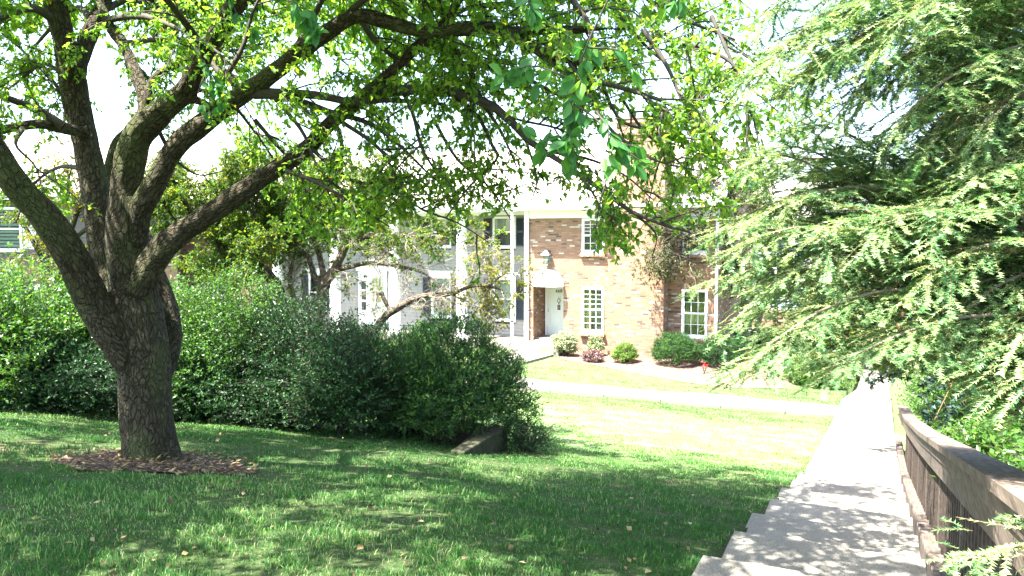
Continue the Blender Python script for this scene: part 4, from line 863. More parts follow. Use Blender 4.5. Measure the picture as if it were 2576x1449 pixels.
sec((300,90,8.0,.02),(350,170,8.4,.015),(400,230,8.8,.01),(430,310,9,.006))
sec((1540,20,6.2,.015),(1640,130,6.2,.012),(1740,200,6.1,.008),(1850,250,6.1,.005))
sec((1500,170,5.6,.015),(1560,300,5.6,.012),(1680,340,5.6,.008),(1830,420,5.6,.005))
sec((1560,240,5.9,.012),(1620,330,5.9,.01),(1700,400,5.9,.008),(1780,500,5.9,.004))
# boughs overhead and behind the viewer's left, above the frame: they carry the shade on the lawn
TOPS = []
tops = np.array([L[k][0][i] for k in ('A', 'A2', 'B', 'B2', 'C') for i in (-1, -3, -5, -8) if L[k][0][i][2] > 5])
def px0(q):
    v = q-np.array([0, 0, EYE]); d_ = max(v@CF, .1); return 1288+FPX*(v@CR)/d_, 724.5-FPX*(v@CU)/d_
tk = 0
while tk < 120:
    a = rng.uniform(0, 6.28); rr = math.sqrt(rng.uniform(0, 1)); e = np.array([-5.6+7.0*rr*math.cos(a), 3.4+7.0*rr*math.sin(a), rng.uniform(5.4, 7.4)])
    if e[0] > -1.15 or (e[0] > -3 and e[1] > 9): continue
    vis = px0(e); far = (e-np.array([0, 0, EYE]))@CF
    if far > .3 and vis[1] > -60 and far < 7 : continue
    s0 = tops[np.argmin(((tops-e)**2).sum(1)+rng.uniform(0, 2, len(tops)))]; TOPS.append(resample([s0, (s0+e)/2+[0, 0, .4], e], 14)); tk += 1
TOPS = [p for p in TOPS if not (6.9 < p[-1][1]+.385*(p[-1][2]-1.4) < 9.0 and p[-1][0]+.31*4.5 < -4.2)]
for k in range(62):
    e = np.array([rng.uniform(-8.5, -3), rng.uniform(1.2, 5), rng.uniform(6.0, 6.9)]) if k >= 46 else np.array([rng.uniform(-9, -3), rng.uniform(3.5, 9), rng.uniform(5.8, 6.8)]) if k >= 26 else np.array([rng.uniform(-2.9, -1.3), rng.uniform(1.0, 9.2), rng.uniform(5.6, 6.6)]); s0 = tops[np.argmin(((tops-e)**2).sum(1)+rng.uniform(0, 4, len(tops)))]; TOPS.append(resample([s0, (s0+e)/2+[0, 0, .5], e], 14))
SP = np.array([p for p, r in S]); SR = np.array([r for p, r in S])
mb = MB(); V, F, _ = tubes(SP, SR, 6); mb.add(V, F); boughs = SP
crown = mb.build('boughs', M['twig'], big, smooth_=True)
tp = np.array(TOPS)
mainP = [p[len(p)//2:] for k, (p, r) in L.items() if k in ('A', 'A2', 'B', 'B2', 'C', 'E', 'E2')]
mainP = np.array([resample(p, 14) for p in mainP])
b1 = spawn(np.concatenate([SP, mainP]), .14, (.35, 1.1), droop=.38, K=5, ang=(.5, 1.3), t0=.12, taper=.4)
b1b = spawn(tp, .24, (.6, 1.5), droop=.25, K=5)
b2 = spawn(b1, .062, (.10, .32), droop=.35, K=4, ang=(.4, 1.1), t0=.05, taper=.3)
def low(P):
    x, y = px(P[:, -1]); lim = np.interp(x, [-200, 300, 450, 900, 1150, 1300, 1440, 1480, 1560, 1620, 1700, 1900], [560, 560, 600, 590, 545, 530, 520, 650, 660, 610, 620, 600]); k = (y < lim+30*vnoise(P[:, -1], 3, 4)) | (rng.uniform(size=len(P)) < .06); return P[k]
def px(q):
    v = q-np.array([0, 0, EYE]); d = v@CF; return 1288+FPX*(v@CR)/d, 724.5-FPX*(v@CU)/d
b1 = low(b1); b2 = low(b2)
b2b = spawn(b1b, .13, (.2, .45), droop=.3, K=4)
wood('twigs', [(b1, .008, .003, 4), (b2, .0032, .0015, 3), (tp, .035, .008, 6), (b1b, .012, .004, 4), (b2b, .004, .002, 3)], big, M['twig'], crown)
mb = MB(); leafy(mb, b2, 9, .056, droop=.25, tint=(.0, 1), tpl=LEAF5); leafy(mb, b1, 6, .06, tint=(0, 1), tpl=LEAF5); leafy(mb, b2b, 8, .09, tint=(0, .9)); leafy(mb, b1b, 8, .09, tint=(0, .9))
print('big tree', len(b1), len(b2), len(b2b), 'leaf verts', mb.n)
mb.build('foliage', M['crab_leaf'], big)
# the spray hanging near the lens
NS = []
for pts in ([(1560,-60,2.7),(1500,60,2.75),(1455,170,2.8),(1440,260,2.8),(1440,340,2.8),(1420,400,2.8)], [(1440,260,2.8),(1500,300,2.75),(1560,370,2.75),(1640,420,2.75)], [(1440,200,2.8),(1340,165,2.85),(1270,190,2.9)], [(1440,330,2.8),(1400,370,2.85),(1360,350,2.9)], [(1480,120,2.75),(1560,130,2.8),(1600,190,2.85)],
            [(1500,280,2.75),(1530,330,2.7),(1520,400,2.7)], [(560,-40,3.6),(600,40,3.6),(640,90,3.6)], [(690,-60,3.6),(760,30,3.6),(800,90,3.6)], [(1700,-60,3.0),(1710,-10,3.0),(1690,20,3.0)], [(470,100,5.2),(530,180,5.2),(560,260,5.2)], [(520,180,5.2),(500,240,5.2),(545,300,5.2)], [(1340,-40,2.7),(1330,0,2.7),(1345,30,2.7)]):
    NS.append(resample([W(*p) for p in pts], 8))
NS = np.array(NS); n2 = spawn(NS, .05, (.04, .14), droop=.5, K=3, t0=.3)
wood('near_twigs', [(NS, .004, .0015, 5), (n2, .0016, .001, 4)], big, M['twig'], crown)
mb = MB(); leafy(mb, n2, 4, .068, droop=.7, tint=(0, 1), tpl=LEAFN, width=1.0, flat=.2); leafy(mb, NS, 7, .066, droop=.7, tint=(0, 1), tpl=LEAFN, width=1.05, flat=.2); mb.build('near_foliage', M['near_leaf'], big)
mb = MB(); p, t = along(n2, 1)
for q in p[::4]: mb.lathe([(.0005, -.006), (.005, -.003), (.006, 0), (.004, .005), (.0005, .006)], q-[0, 0, .02], 7)
mb.build('fruit', M['near_leaf'], big)

# ---------------------------------------------------------------- small crooked trees by the hedge
def small_tree(foot, label, limbs, spawn1, spawn2, nleaf, size, leafm, barkm='bark_pale', twigm='twig_pale', drop=.25, name='crabapple_tree', tint=(0, 1), group=None, leafmask=None, voxel=.02, n1leaf=3):
    t = thing(name, foot, label, 'tree', group); Ls = []
    for l in limbs:
        P, r = poly(l, 26)
        if l[0][1] > 840:
            g = float(ground(P[0, 0], P[0, 1])); P = np.vstack([[P[0, 0], P[0, 1], g-.15], P[P[:, 2] > g+.1]]); P = resample(P, 26); r = np.interp(np.linspace(0, 1, 26), np.linspace(0, 1, len(r)), r); r[0] *= 1.3
        Ls.append((P, r))
    tr = limb_mesh('trunk', Ls, t, M[barkm], voxel, .006, 12)
    P0 = np.array([resample(p[len(p)//3:], 14) for p, r in Ls])
    a = spawn(P0, *spawn1[:2], droop=drop, K=6, wig=.22, t0=.05, ang=(.5, 1.3)); b = spawn(a, *spawn2[:2], droop=drop, K=4, wig=.2, t0=.1, ang=(.5, 1.2))
    c = spawn(b, spawn2[0]*.8, (spawn2[1][0]*.5, spawn2[1][1]*.6), droop=drop, K=3, wig=.2)
    wood('twigs', [(a, .010, .003, 5), (b, .004, .0015, 3), (c, .0025, .0012, 3)], t, M[twigm], tr)
    mb = MB()
    def lf(P, n):
        if leafmask is not None and len(P): P = P[leafmask(P[:, -1])]
        if len(P): leafy(mb, P, n, size, tint=tint, flat=.5)
    lf(c, nleaf); lf(b, n1leaf); 
    if mb.n: mb.build('foliage', M[leafm], t)
    print(label[:30], len(a), len(b), len(c), mb.n); return t
def foot(x, y, d): 
    w = W(x, y, d); return (w[0], w[1], float(ground(w[0], w[1])))
def keep(prob): return lambda q: rng.uniform(size=len(q)) < prob(q)
def px(q):
    v = q-np.array([0, 0, EYE]); d = v@CF; return 1288+FPX*(v@CR)/d, 724.5-FPX*(v@CU)/d
small_tree(foot(735, 960, 14), 'crooked dark small tree arching up left above the hedge', [
    [(740,980,14,.12),(728,860,14,.115),(712,770,14,.11),(690,710,14,.10),(640,665,13.9,.095),(580,640,13.8,.085),(530,605,13.7,.075),(500,570,13.6,.06),(470,520,13.5,.045),(430,440,13.4,.025)],
    [(640,665,13.9,.06),(620,600,14.1,.05),(640,530,14.3,.04),(600,460,14.4,.025)],
    [(530,605,13.7,.05),(560,540,14,.04),(580,470,14.2,.03),(660,420,14.3,.02)],
    [(500,570,13.6,.03),(450,560,13.4,.022),(400,500,13.2,.015)]],
    (.07, (.4, 1.3)), (.065, (.15, .55)), 8, .064, 'lit_leaf', 'bark', 'twig', tint=(.1, 1))
small_tree(foot(800, 960, 14.8), 'gnarled many stemmed small tree with pale bare twigs in front of the white columns', [
    [(790,980,14.8,.12),(792,860,14.8,.11),(803,790,14.8,.10),(815,720,14.8,.095),(840,680,14.8,.085),(870,620,14.8,.075),(900,560,14.8,.06),(930,500,14.8,.045),(960,430,14.8,.025)],
    [(840,680,14.8,.06),(880,672,14.7,.05),(930,662,14.5,.045),(1010,672,14.3,.035),(1070,690,14.1,.02),(1120,730,14,.01)],
    [(870,620,14.8,.055),(910,600,14.6,.045),(980,590,14.4,.038),(1070,598,14.2,.028),(1150,610,14,.018),(1230,650,13.8,.009)],
    [(812,730,14.8,.06),(790,690,14.9,.055),(770,640,15,.045),(700,600,15.1,.035),(650,575,15.2,.02)],
    [(815,700,14.8,.06),(800,630,14.9,.05),(770,560,15,.04),(740,480,15.1,.025)],
    [(860,640,14.8,.05),(840,570,15,.04),(860,500,15.1,.03),(830,420,15.2,.018)],
    [(760,960,14.9,.08),(758,850,14.9,.07),(745,770,15,.06),(730,700,15.1,.045),(745,620,15.2,.03)]],
    (.06, (.35, 1.4)), (.07, (.15, .55)), 11, .064, 'lit_leaf', leafmask=keep(lambda q: np.clip((660-px(q)[1])/110, .06, .97)), tint=(.1, 1))
small_tree(foot(965, 1000, 12.8), 'low leaning crooked branch tree with yellowing leaves reaching toward the brick house', [
    [(960,1020,12.8,.075),(945,900,12.8,.07),(950,820,12.8,.068),(1000,775,12.8,.064),(1060,745,12.7,.056),(1130,740,12.6,.045),(1180,722,12.5,.035),(1230,720,12.4,.025),(1290,740,12.3,.013)],
    [(985,785,12.8,.04),(965,750,12.8,.045),(960,735,12.8,.04),(945,742,12.8,.03)],
    [(1180,722,12.5,.02),(1200,680,12.4,.016),(1230,640,12.3,.009)],
    [(1130,740,12.6,.02),(1190,765,12.5,.014),(1250,800,12.4,.008)],
    [(1230,720,12.4,.018),(1270,690,12.3,.012),(1310,690,12.2,.006)]],
    (.08, (.25, .8)), (.06, (.12, .4)), 6, .055, 'yellow_leaf', leafmask=keep(lambda q: np.clip((px(q)[0]-1120)/90, .02, .5)), tint=(.1, .95))
small_tree(foot(160, 980, 13.5), 'leafy yellow green tree standing behind the leaning left limb', [
    [(160,1000,13.5,.1),(165,850,13.5,.09),(150,700,13.5,.08),(170,600,13.5,.065),(200,520,13.5,.05),(230,440,13.5,.03)],
    [(150,720,13.5,.05),(100,640,13.4,.04),(60,560,13.3,.025)], [(165,620,13.5,.05),(240,560,13.6,.04),(320,510,13.7,.02)], [(200,520,13.5,.04),(170,470,13.6,.03),(120,440,13.6,.015)]],
    (.09, (.4, 1.1)), (.08, (.15, .45)), 6, .06, 'yellow_leaf', 'bark', 'twig', leafmask=keep(lambda q: np.clip((q[:, 2]-2.2)/1.2, 0, .75)), tint=(0, .8))
small_tree(foot(1875, 850, 27.5), 'slender double trunk tree with fine pale olive leaves before the brick corner', [
    [(1880,868,27.5,.16),(1877,820,27.5,.13),(1874,760,27.5,.12),(1862,690,27.5,.11),(1840,620,27.3,.09),(1800,540,27,.07),(1760,480,26.8,.05),(1700,430,26.6,.025)],
    [(1894,868,27.9,.12),(1905,820,27.9,.11),(1920,750,27.9,.10),(1930,680,27.9,.09),(1920,600,27.9,.07),(1900,500,27.9,.05),(1880,410,27.9,.02)],
    [(1862,690,27.5,.07),(1800,650,27,.06),(1740,600,26.6,.045),(1690,580,26.2,.03),(1640,600,25.8,.015)],
    [(1840,620,27.3,.06),(1850,540,27.2,.05),(1840,460,27.1,.035),(1830,390,27,.02)],
    [(1800,650,27,.05),(1750,660,26.6,.035),(1700,640,26.3,.025),(1650,660,26,.012)],
    [(1800,540,27,.05),(1730,530,26.6,.04),(1670,500,26.3,.02)]],
    (.14, (.7, 1.9)), (.12, (.3, .8)), 7, .085, 'olive_leaf', name='slender_tree', tint=(.1, 1), voxel=.03, n1leaf=4)

small_tree(foot(560, 960, 15.5), 'airy light green tree standing farthest back behind the deep green tiered shrub', [
    [(560,980,15.5,.1),(565,850,15.5,.09),(575,740,15.5,.08),(560,640,15.5,.065),(590,540,15.5,.05),(610,440,15.5,.025)],
    [(575,740,15.5,.06),(640,650,15.4,.05),(690,560,15.3,.035),(720,470,15.2,.015)],
    [(560,640,15.5,.05),(500,580,15.6,.04),(450,500,15.7,.03),(430,430,15.7,.015)],
    [(560,640,15.5,.04),(620,590,15.6,.03),(660,500,15.7,.02),(680,420,15.7,.012)]],
    (.08, (.4, 1.3)), (.07, (.15, .55)), 9, .064, 'lit_leaf', 'bark', 'twig', tint=(.2, 1))
# ---------------------------------------------------------------- needle trees
def needles(mb, P, n, ln, w, tint, flat=True, ang=1.0, up=.15, t0=.02):
    "needles in two ranks along each twig of P"
    N, K, _ = P.shape
    t = (np.linspace(t0, 1, n)[None]+rng.uniform(-.3, .3, (N, n))/n).clip(0, 1)*(K-1-1e-6); i = t.astype(int); f = (t-i)[..., None]
    a = np.take_along_axis(P, i[..., None], 1); b = np.take_along_axis(P, i[..., None]+1, 1); p = (a*(1-f)+b*f).reshape(-1, 3); tg = nrm(b-a).reshape(-1, 3)
    upv = np.tile([0, 0, 1.], (len(p), 1)); side = nrm(np.cross(tg, upv)); upv = np.cross(side, tg); s = np.where(np.arange(len(p)) % 2 == 0, 1., -1.)[:, None]
    roll = rng.normal(size=(len(p), 1))*(.35 if flat else 1.6)
    d = tg*math.cos(ang)+(side*s*np.cos(roll)+upv*np.sin(roll))*math.sin(ang)+upv*up
    nn = upv+rng.normal(size=p.shape)*(.35 if flat else 1); tt = np.repeat(rng.uniform(*tint, N), n)+rng.normal(size=N*n)*.12
    scatter(mb, p, d, nn, rng.uniform(.75, 1.15, len(p))*ln, np.clip(tt, 0, 1), NEEDLE, w/ln)
def pinnate(P, step, lr, fall=.35, K=5, droop=.25, spread=1.0, planar=.18, t0=.08):
    "side branchlets left and right of each stem in its drooping plane, shorter toward the tip"
    out = []
    for pl in P:
        seg = np.linalg.norm(np.diff(pl, axis=0), axis=1); L_ = seg.sum(); n = max(int(L_/step), 1); c = np.concatenate([[0], np.cumsum(seg)])
        for k in range(n):
            t = t0+(1-t0)*(k+rng.uniform(.2, .8))/n; s = t*L_; i = min(np.searchsorted(c, s, side='right')-1, len(seg)-1); f = (s-c[i])/(seg[i]+1e-9)
            p = pl[i]*(1-f)+pl[i+1]*f; tg = (pl[i+1]-pl[i])/(seg[i]+1e-9); side = np.cross(tg, [0, 0, 1.]); side /= np.linalg.norm(side)+1e-9
            d = tg*math.cos(spread)+side*(1 if k % 2 else -1)*math.sin(spread)+rng.normal(size=3)*planar
            l = rng.uniform(*lr)*(1-fall*t)*(1 if t < .85 else .6); st = l/(K-1); q = [p]
            for j in range(K-1):
                d = d+rng.normal(size=3)*.06+tg*.06; d[2] -= droop/(K-1); d /= np.linalg.norm(d); p = p+d*st; q.append(p)
            out.append(q)
    return np.array(out).reshape(-1, K, 3)

# the hemlock whose boughs hang over the railing
hem = thing('hemlock_tree', (2.9, 4.4, 1.5), 'sunlit soft needled hemlock with long drooping boughs over the wooden railing', 'tree')
HT = np.array([[2.9,4.4,1.3],[2.88,4.42,3.0],[2.95,4.4,5.0],[2.9,4.4,7.5],[2.92,4.4,10.5]]); hp = resample(HT, 30)
htr = limb_mesh('trunk', [(hp, np.linspace(.2, .05, 30))], hem, M['bark'], .03, .006, 16)
HB = []
def hb_(*pts): HB.append(resample([W(*p) for p in pts], 16))
# (pixel x, pixel y, distance): upper mass
hb_((2800,-220,3.4),(2560,-120,3.3),(2330,-60,3.2),(2140,10,3.1),(2010,90,3.05),(1930,175,3.0),(1880,240,3.0))
hb_((2800,-120,3.3),(2560,-40,3.2),(2360,10,3.1),(2180,80,3.05),(2050,170,3.0),(1960,250,3.0))
hb_((2850,-320,3.6),(2600,-230,3.5),(2350,-180,3.4),(2150,-110,3.3),(2000,-30,3.2),(1900,70,3.2))
hb_((2850,-30,3.1),(2640,20,3.0),(2440,60,2.95),(2270,140,2.9),(2150,240,2.9),(2090,310,2.9))
hb_((2850,60,3.0),(2680,90,2.9),(2520,130,2.85),(2380,200,2.8),(2280,290,2.8),(2230,350,2.8))
hb_((2850,130,2.9),(2720,170,2.8),(2600,220,2.75),(2490,300,2.7),(2420,390,2.7))
hb_((2850,-200,2.8),(2650,-120,2.7),(2480,-60,2.65),(2330,10,2.6),(2220,110,2.6))
hb_((2880,200,2.8),(2760,250,2.7),(2660,320,2.65),(2580,410,2.6))
# middle mass
hb_((2800,860,3.6),(2600,760,3.5),(2400,640,3.4),(2230,530,3.35),(2090,440,3.3),(1980,392,3.3),(1900,400,3.3),(1850,450,3.3))
hb_((2800,880,3.2),(2560,760,3.1),(2360,660,3.0),(2200,600,3.0),(2050,570,2.95),(1930,590,2.95),(1850,640,2.95))
hb_((2750,640,3.3),(2500,560,3.2),(2330,500,3.1),(2200,470,3.1),(2080,480,3.1),(1960,520,3.1),(1860,570,3.1))
hb_((2800,900,3.0),(2600,800,2.9),(2400,740,2.85),(2240,730,2.8),(2090,770,2.8),(1960,850,2.8),(1870,930,2.8),(1800,990,2.8))
hb_((2800,840,3.3),(2550,720,3.2),(2350,670,3.1),(2180,680,3.1),(2040,720,3.1),(1930,780,3.1),(1850,830,3.1))
hb_((2850,980,2.8),(2650,880,2.75),(2480,820,2.7),(2330,820,2.7),(2190,870,2.7),(2080,940,2.7),(2020,985,2.7))
hb_((2850,560,2.8),(2680,500,2.7),(2540,470,2.7),(2430,480,2.7),(2340,520,2.7))
hb_((2850,700,2.7),(2700,640,2.6),(2560,610,2.6),(2440,630,2.6),(2340,690,2.6),(2280,760,2.6))
hb_((2850,420,2.9),(2720,420,2.8),(2600,430,2.8),(2480,470,2.8),(2380,540,2.8))
# lower hanging mass
hb_((2850,820,2.5),(2700,800,2.5),(2580,820,2.45),(2480,880,2.45),(2410,960,2.4),(2370,1040,2.4))
hb_((2850,900,2.4),(2720,890,2.4),(2620,930,2.35),(2560,1000,2.3),(2500,1060,2.3))
hb_((2800,760,2.9),(2600,740,2.85),(2450,780,2.8),(2340,860,2.8),(2260,950,2.8))
hb_((2800,660,3.0),(2620,660,3.0),(2480,720,3.0),(2380,810,3.0),(2310,900,3.0))
hb_((2800,1000,2.6),(2640,960,2.6),(2540,960,2.6),(2440,1000,2.6),(2370,1060,2.6))
hb_((2850,1340,1.9),(2700,1350,1.95),(2560,1375,2.0),(2470,1395,2.0),(2400,1400,2.0))
hb_((2850,1250,2.6),(2720,1150,2.6),(2640,1080,2.6),(2560,1060,2.6))
for pts in ([(2500,620,3.6),(2300,500,3.55),(2150,420,3.5),(2020,400,3.5),(1930,440,3.5)], [(2500,700,3.5),(2300,600,3.45),(2130,540,3.4),(1990,560,3.4),(1880,620,3.4)], [(2500,760,3.3),(2300,700,3.3),(2130,670,3.3),(2000,690,3.3),(1900,750,3.3)], [(2560,560,3.3),(2400,540,3.3),(2260,560,3.3),(2150,610,3.3)],
            [(2700,-60,3.6),(2450,-20,3.5),(2250,60,3.4),(2080,140,3.4),(1980,220,3.4)], [(2700,860,2.9),(2500,800,2.9),(2330,790,2.9),(2200,830,2.9),(2100,890,2.9)], [(2500,560,3.8),(2280,470,3.7),(2130,400,3.7),(2010,380,3.7)], [(2700,300,3.2),(2560,330,3.2),(2450,400,3.2),(2370,480,3.2)]): hb_(*pts)
HBa = np.array(HB); j_ = rng.normal(size=(len(HBa), 1, 3))*[.08,.10,.05]+[.04, 0, .05]; w_ = np.linspace(0, 1, 16)[None, :, None]
HBa = np.concatenate([HBa, HBa+j_+rng.normal(size=j_.shape)*.09*w_+[.03,.12,.0], HBa[:-2]+rng.normal(size=(len(HBa)-2, 1, 3))*[.12,.14,.07]*(.3+w_)+[.16,.30,.06]])
# more boughs round the trunk, above and behind, out of the photograph
ex = []
for k in range(26):
    a = rng.uniform(-1.3, 1.9); h = rng.uniform(4.3, 9.5); ln = (10.8-h)*.38+.8; p0 = np.array([2.9, 4.4, h]); d = np.array([math.cos(a), math.sin(a), .1])
    ex.append(resample([p0, p0+d*ln*.5, p0+d*ln+np.array([0, 0, -.35*ln])], 16))
ex = np.array(ex)
def hl0(P, m):
    x, y = px(P[:, -1]); return P[(y < np.interp(x, [1650, 1830, 2064, 2200, 2330, 2440, 2576, 2700], [960, 985, 1010, 950, 950, 1090, 1110, 1130])+m) | (y > 1290) & (x > 2330)]
HBa = hl0(HBa, 12)
sub = pinnate(HBa, .042, (.22, .48), K=6, droop=.32, planar=.25); sub[...] += 0
l3 = pinnate(sub, .026, (.09, .21), fall=.5, K=4, droop=.22, spread=.68); 
def hlow(P, m=0):
    x, y = px(P[:, -1]); lim = np.interp(x, [1650,1700,1830,1900,1990,1064+1000,2150,2230,2330,2400,2440,2576,2700], [940,1000,985,960,1010,1010,970,940,950,990,1070,1110,1130]); return P[(y < lim+m) | (y > 1290) & (x > 2330)]
l3 = hlow(l3); sub = hlow(sub, 15)
sx = pinnate(ex, .22, (.4, .9), K=5, droop=.35); l3x = pinnate(sx, .12, (.12, .28), K=3, droop=.2)
wood('branches', [(HBa, .010, .002, 6), (ex, .03, .004, 5)], hem, M['bark_pale'], htr).data.attributes.new('bark', 'FLOAT_VECTOR', 'POINT')
wood('twigs', [(sub, .0026, .0012, 3), (l3, .0012, .0008, 3), (sx, .006, .002, 3)], hem, M['twig_brown'], htr)
mb = MB(); needles(mb, l3, 34, .0155, .0046, (.1, .95)); needles(mb, sub, 90, .0155, .0046, (.3, 1)); needles(mb, HBa[:, 4:], 320, .018, .005, (.3, 1)); needles(mb, l3x, 18, .035, .010, (.1, .8)); needles(mb, sx, 26, .035, .010, (.1, .8))
mb.build('needles', M['hemlock_leaf'], hem)
cn = 0
for q in (W(2262,820,2.6), W(2290,840,2.62), W(2318,880,2.6), W(2280,885,2.6), W(2270,790,2.65), W(2300,865,2.6)):
    mb = MB(); mb.lathe([(.001, -.011), (.006, -.009), (.009, -.003), (.0085, .003), (.005, .009), (.001, .011)], q, 9)
    for k in range(14): a = k*2.4; z = -.008+.0012*k; mb.lathe([(.001, -.002), (.004, 0), (.001, .0015)], q+np.array([math.cos(a)*.007, math.sin(a)*.007, z]), 5)
    mb.build('cone', M['litter'], hem)

def conifer(name, base, h, r, label, leafm, seed, nb=90, needle=(.06, .016), droop=.35, h0=.06, tintr=(0, .8), group=None, dens=1.0, shape=1.0, cat='tree', gold=None):
    global rng
    sv = rng; rng = np.random.default_rng(seed); t = thing(name, base, label, cat, group); b = np.array(base)
    tp_ = resample([b+[0, 0, -.2], b+[.05, .03, h*.5], b+[0, 0, h]], 16)
    mb = MB(); mb.tube(tp_, np.linspace(.035*h**.8+.02, .02, 16), 8); tr = mb.build('trunk', M['twig_brown'], t)
    br = []
    for k in range(nb):
        z = h*(h0+(1-h0)*(k+rng.uniform())/nb); a = rng.uniform(0, 6.28); ln = r*((1-z/h)**shape*rng.uniform(.75, 1.1)+.06); p0 = b+[0, 0, z]; d = np.array([math.cos(a), math.sin(a), 0])
        br.append(resample([p0, p0+d*ln*.5+[0, 0, .04*ln], p0+d*ln+[0, 0, -droop*ln]], 7))
    br = np.array(br); s1 = pinnate(br, .20/dens, (.25*r/2+.15, .5*r/2+.25), K=4, droop=droop, t0=.2); s2 = pinnate(s1, .13/dens, (.12, .26), K=3, droop=.3)
    wood('branches', [(br, .012+.008*h/4, .004, 4), (s1, .005, .002, 3)], t, M['twig_brown'], tr)
    mb = MB(); needles(mb, s2, 12, *needle, tintr, flat=False); needles(mb, s1, 16, *needle, tintr, flat=False); mb.build('needles', M[leafm], t); rng = sv; return t
def G3(x, y, dz=0): return (x, y, float(ground(x, y))+dz)
conifer('spruce_tree', G3(1.9, 13.4, -.3), 11.5, 3.0, 'dark spruce with blue grey branch tips behind the hemlock boughs', 'spruce_leaf', 5, nb=190, needle=(.085, .045), droop=.5, tintr=(0, .7), h0=.2, dens=1.5)
conifer('spruce_tree', G3(3.3, 9.4, -.3), 11, 2.3, 'nearer spruce with brown inner twigs and bluish tips at the right edge', 'spruce_leaf', 15, nb=150, needle=(.07, .035), droop=.5, tintr=(0, .7), h0=.22, dens=1.3)
conifer('spruce_tree', G3(3.6, 18.5, -.3), 12, 3.0, 'tall dark spruce farther back along the sloping sidewalk', 'pine_dark', 6, nb=150, needle=(.10, .05), droop=.5, h0=.05, dens=1.0)
conifer('spruce_tree', G3(2.9, 25.0, -.2), 9.5, 2.5, 'dark evergreen beside the far end of the sidewalk', 'pine_dark', 8, nb=110, needle=(.11, .035), droop=.45, h0=.03, dens=.7)
conifer('spruce_tree', G3(1.2, 47, -.2), 9.8, 2.6, 'distant dark conifer behind the arborvitae row', 'pine_dark', 9, nb=90, needle=(.15, .06), droop=.4, h0=.05, dens=.6)
for k, (x, y, hh) in enumerate([(-2.7, 35.2, 3.4), (-1.75, 35.4, 3.6), (-.8, 35.3, 3.3), (.15, 35.6, 3.5), (1.1, 35.5, 3.4), (2.1, 35.8, 3.6)]):
    conifer('arborvitae', G3(x, y, -.05), hh, .75, ['yellow green arborvitae nearest the blue grey wing','second bright arborvitae from the blue grey wing','third arborvitae in the bright row','fourth arborvitae in the bright row','fifth arborvitae in the bright row','arborvitae at the far right end of the bright row'][k], 'arbor_leaf', 20+k, nb=110, needle=(.07, .035), droop=-.9, h0=.02, group='arborvitae row past the house', shape=.55, dens=1.0, tintr=(0, 1))

# ---------------------------------------------------------------- shrubs
def shrub(name, c, rad, h, label, leafm, n, size, seed, kind='leaf', cat='shrub', group=None, lump=.16, zb=.05, tpl=LEAF4, tint=(0, 1), stemm='twig', open_=.35, topy=None, core=.25, width=1.0, flat=.6, clump=7, tier=.16):
    global rng
    sv = rng; rng = np.random.default_rng(seed); x0, y0 = c; g = float(ground(x0, y0)); t = thing(name, (x0, y0, g), label, cat, group)
    # twigs end on a lumpy dome and inside it
    nt = int(n); u = rng.normal(size=(nt, 3)); u = nrm(u); u[:, 2] = np.abs(u[:, 2])*1.0 - rng.uniform(0, .75, nt)*(u[:, 2] > -9)*.9; u = nrm(u)
    rr = 1+lump*vnoise(u, 3.2, seed)+lump*.6*vnoise(u, 8, seed+9); rr *= 1-open_*rng.uniform(0, 1, nt)**2.2*1.0
    e = u*rr[:, None]; zc = .42
    P1 = np.stack([x0+e[:, 0]*rad[0], y0+e[:, 1]*rad[1], g+h*np.clip(zc+e[:, 2]*(1-zc), zb*rng.uniform(.4, 1.2, nt), 9)], 1)
    ci = rng.integers(0, max(nt//clump, 1), nt); off = rng.normal(size=(nt, 3))*np.array([tier, tier, tier*.38]); P1 = P1[ci]+off; e = e[ci]; P1[:, 2] = np.maximum(P1[:, 2], g+.03)
    P0 = np.stack([x0+e[:, 0]*rad[0]*.75, y0+e[:, 1]*rad[1]*.75, g+h*(.05+.72*np.clip(zc+e[:, 2]*(1-zc), 0, 2))], 1)
    dd = P1-P0; L_ = np.linalg.norm(dd, axis=1, keepdims=True); ll = size*(3.2 if kind == 'leaf' else 1)
    if kind == 'leaf':
        P0 = P1-dd/L_*np.minimum(L_, ll*2); mid = (P0+P1)/2+rng.normal(size=P0.shape)*ll*.12; tw = np.stack([P0, mid, P1], 1)
        mb = MB(); leafy(mb, tw, 7, size, droop=.15, tint=tint, tpl=tpl, flat=flat, width=width); lo = mb
    else:
        ln = rng.uniform(.6, 1.3, nt)[:, None]*kind[0]; d0 = nrm(dd/L_*.8+rng.normal(size=P0.shape)*.5+[0, 0, .12]); P0 = P1-d0*ln; mid = P0+d0*ln*.5; P2 = mid+nrm(d0+[0, 0, .12])*ln*.5; tw = np.stack([P0, mid, P2], 1)
        mb = MB(); needles(mb, tw, kind[1], size, kind[2], tint, flat=False, ang=.85); lo = mb
    ns = 26; si = rng.choice(nt, ns); a = rng.uniform(0, 6.28, ns); b0 = np.stack([x0+np.cos(a)*.25*rad[0], y0+np.sin(a)*.25*rad[1], np.full(ns, g-.05)], 1)
    st = np.array([resample([p, p*.45+q*.55+[0, 0, .1], q], 6) for p, q in zip(b0, P1[si])]); fill = spawn(st, .12, (.15, .4), K=4, droop=-.1, t0=.25)
    sw = wood('stems', [(st, .008+.004*h, .003, 5), (fill, .005, .002, 3), (tw, .0022, .0012, 3)], t, M[stemm])
    lo.build('foliage', M[leafm], t); rng = sv; return t
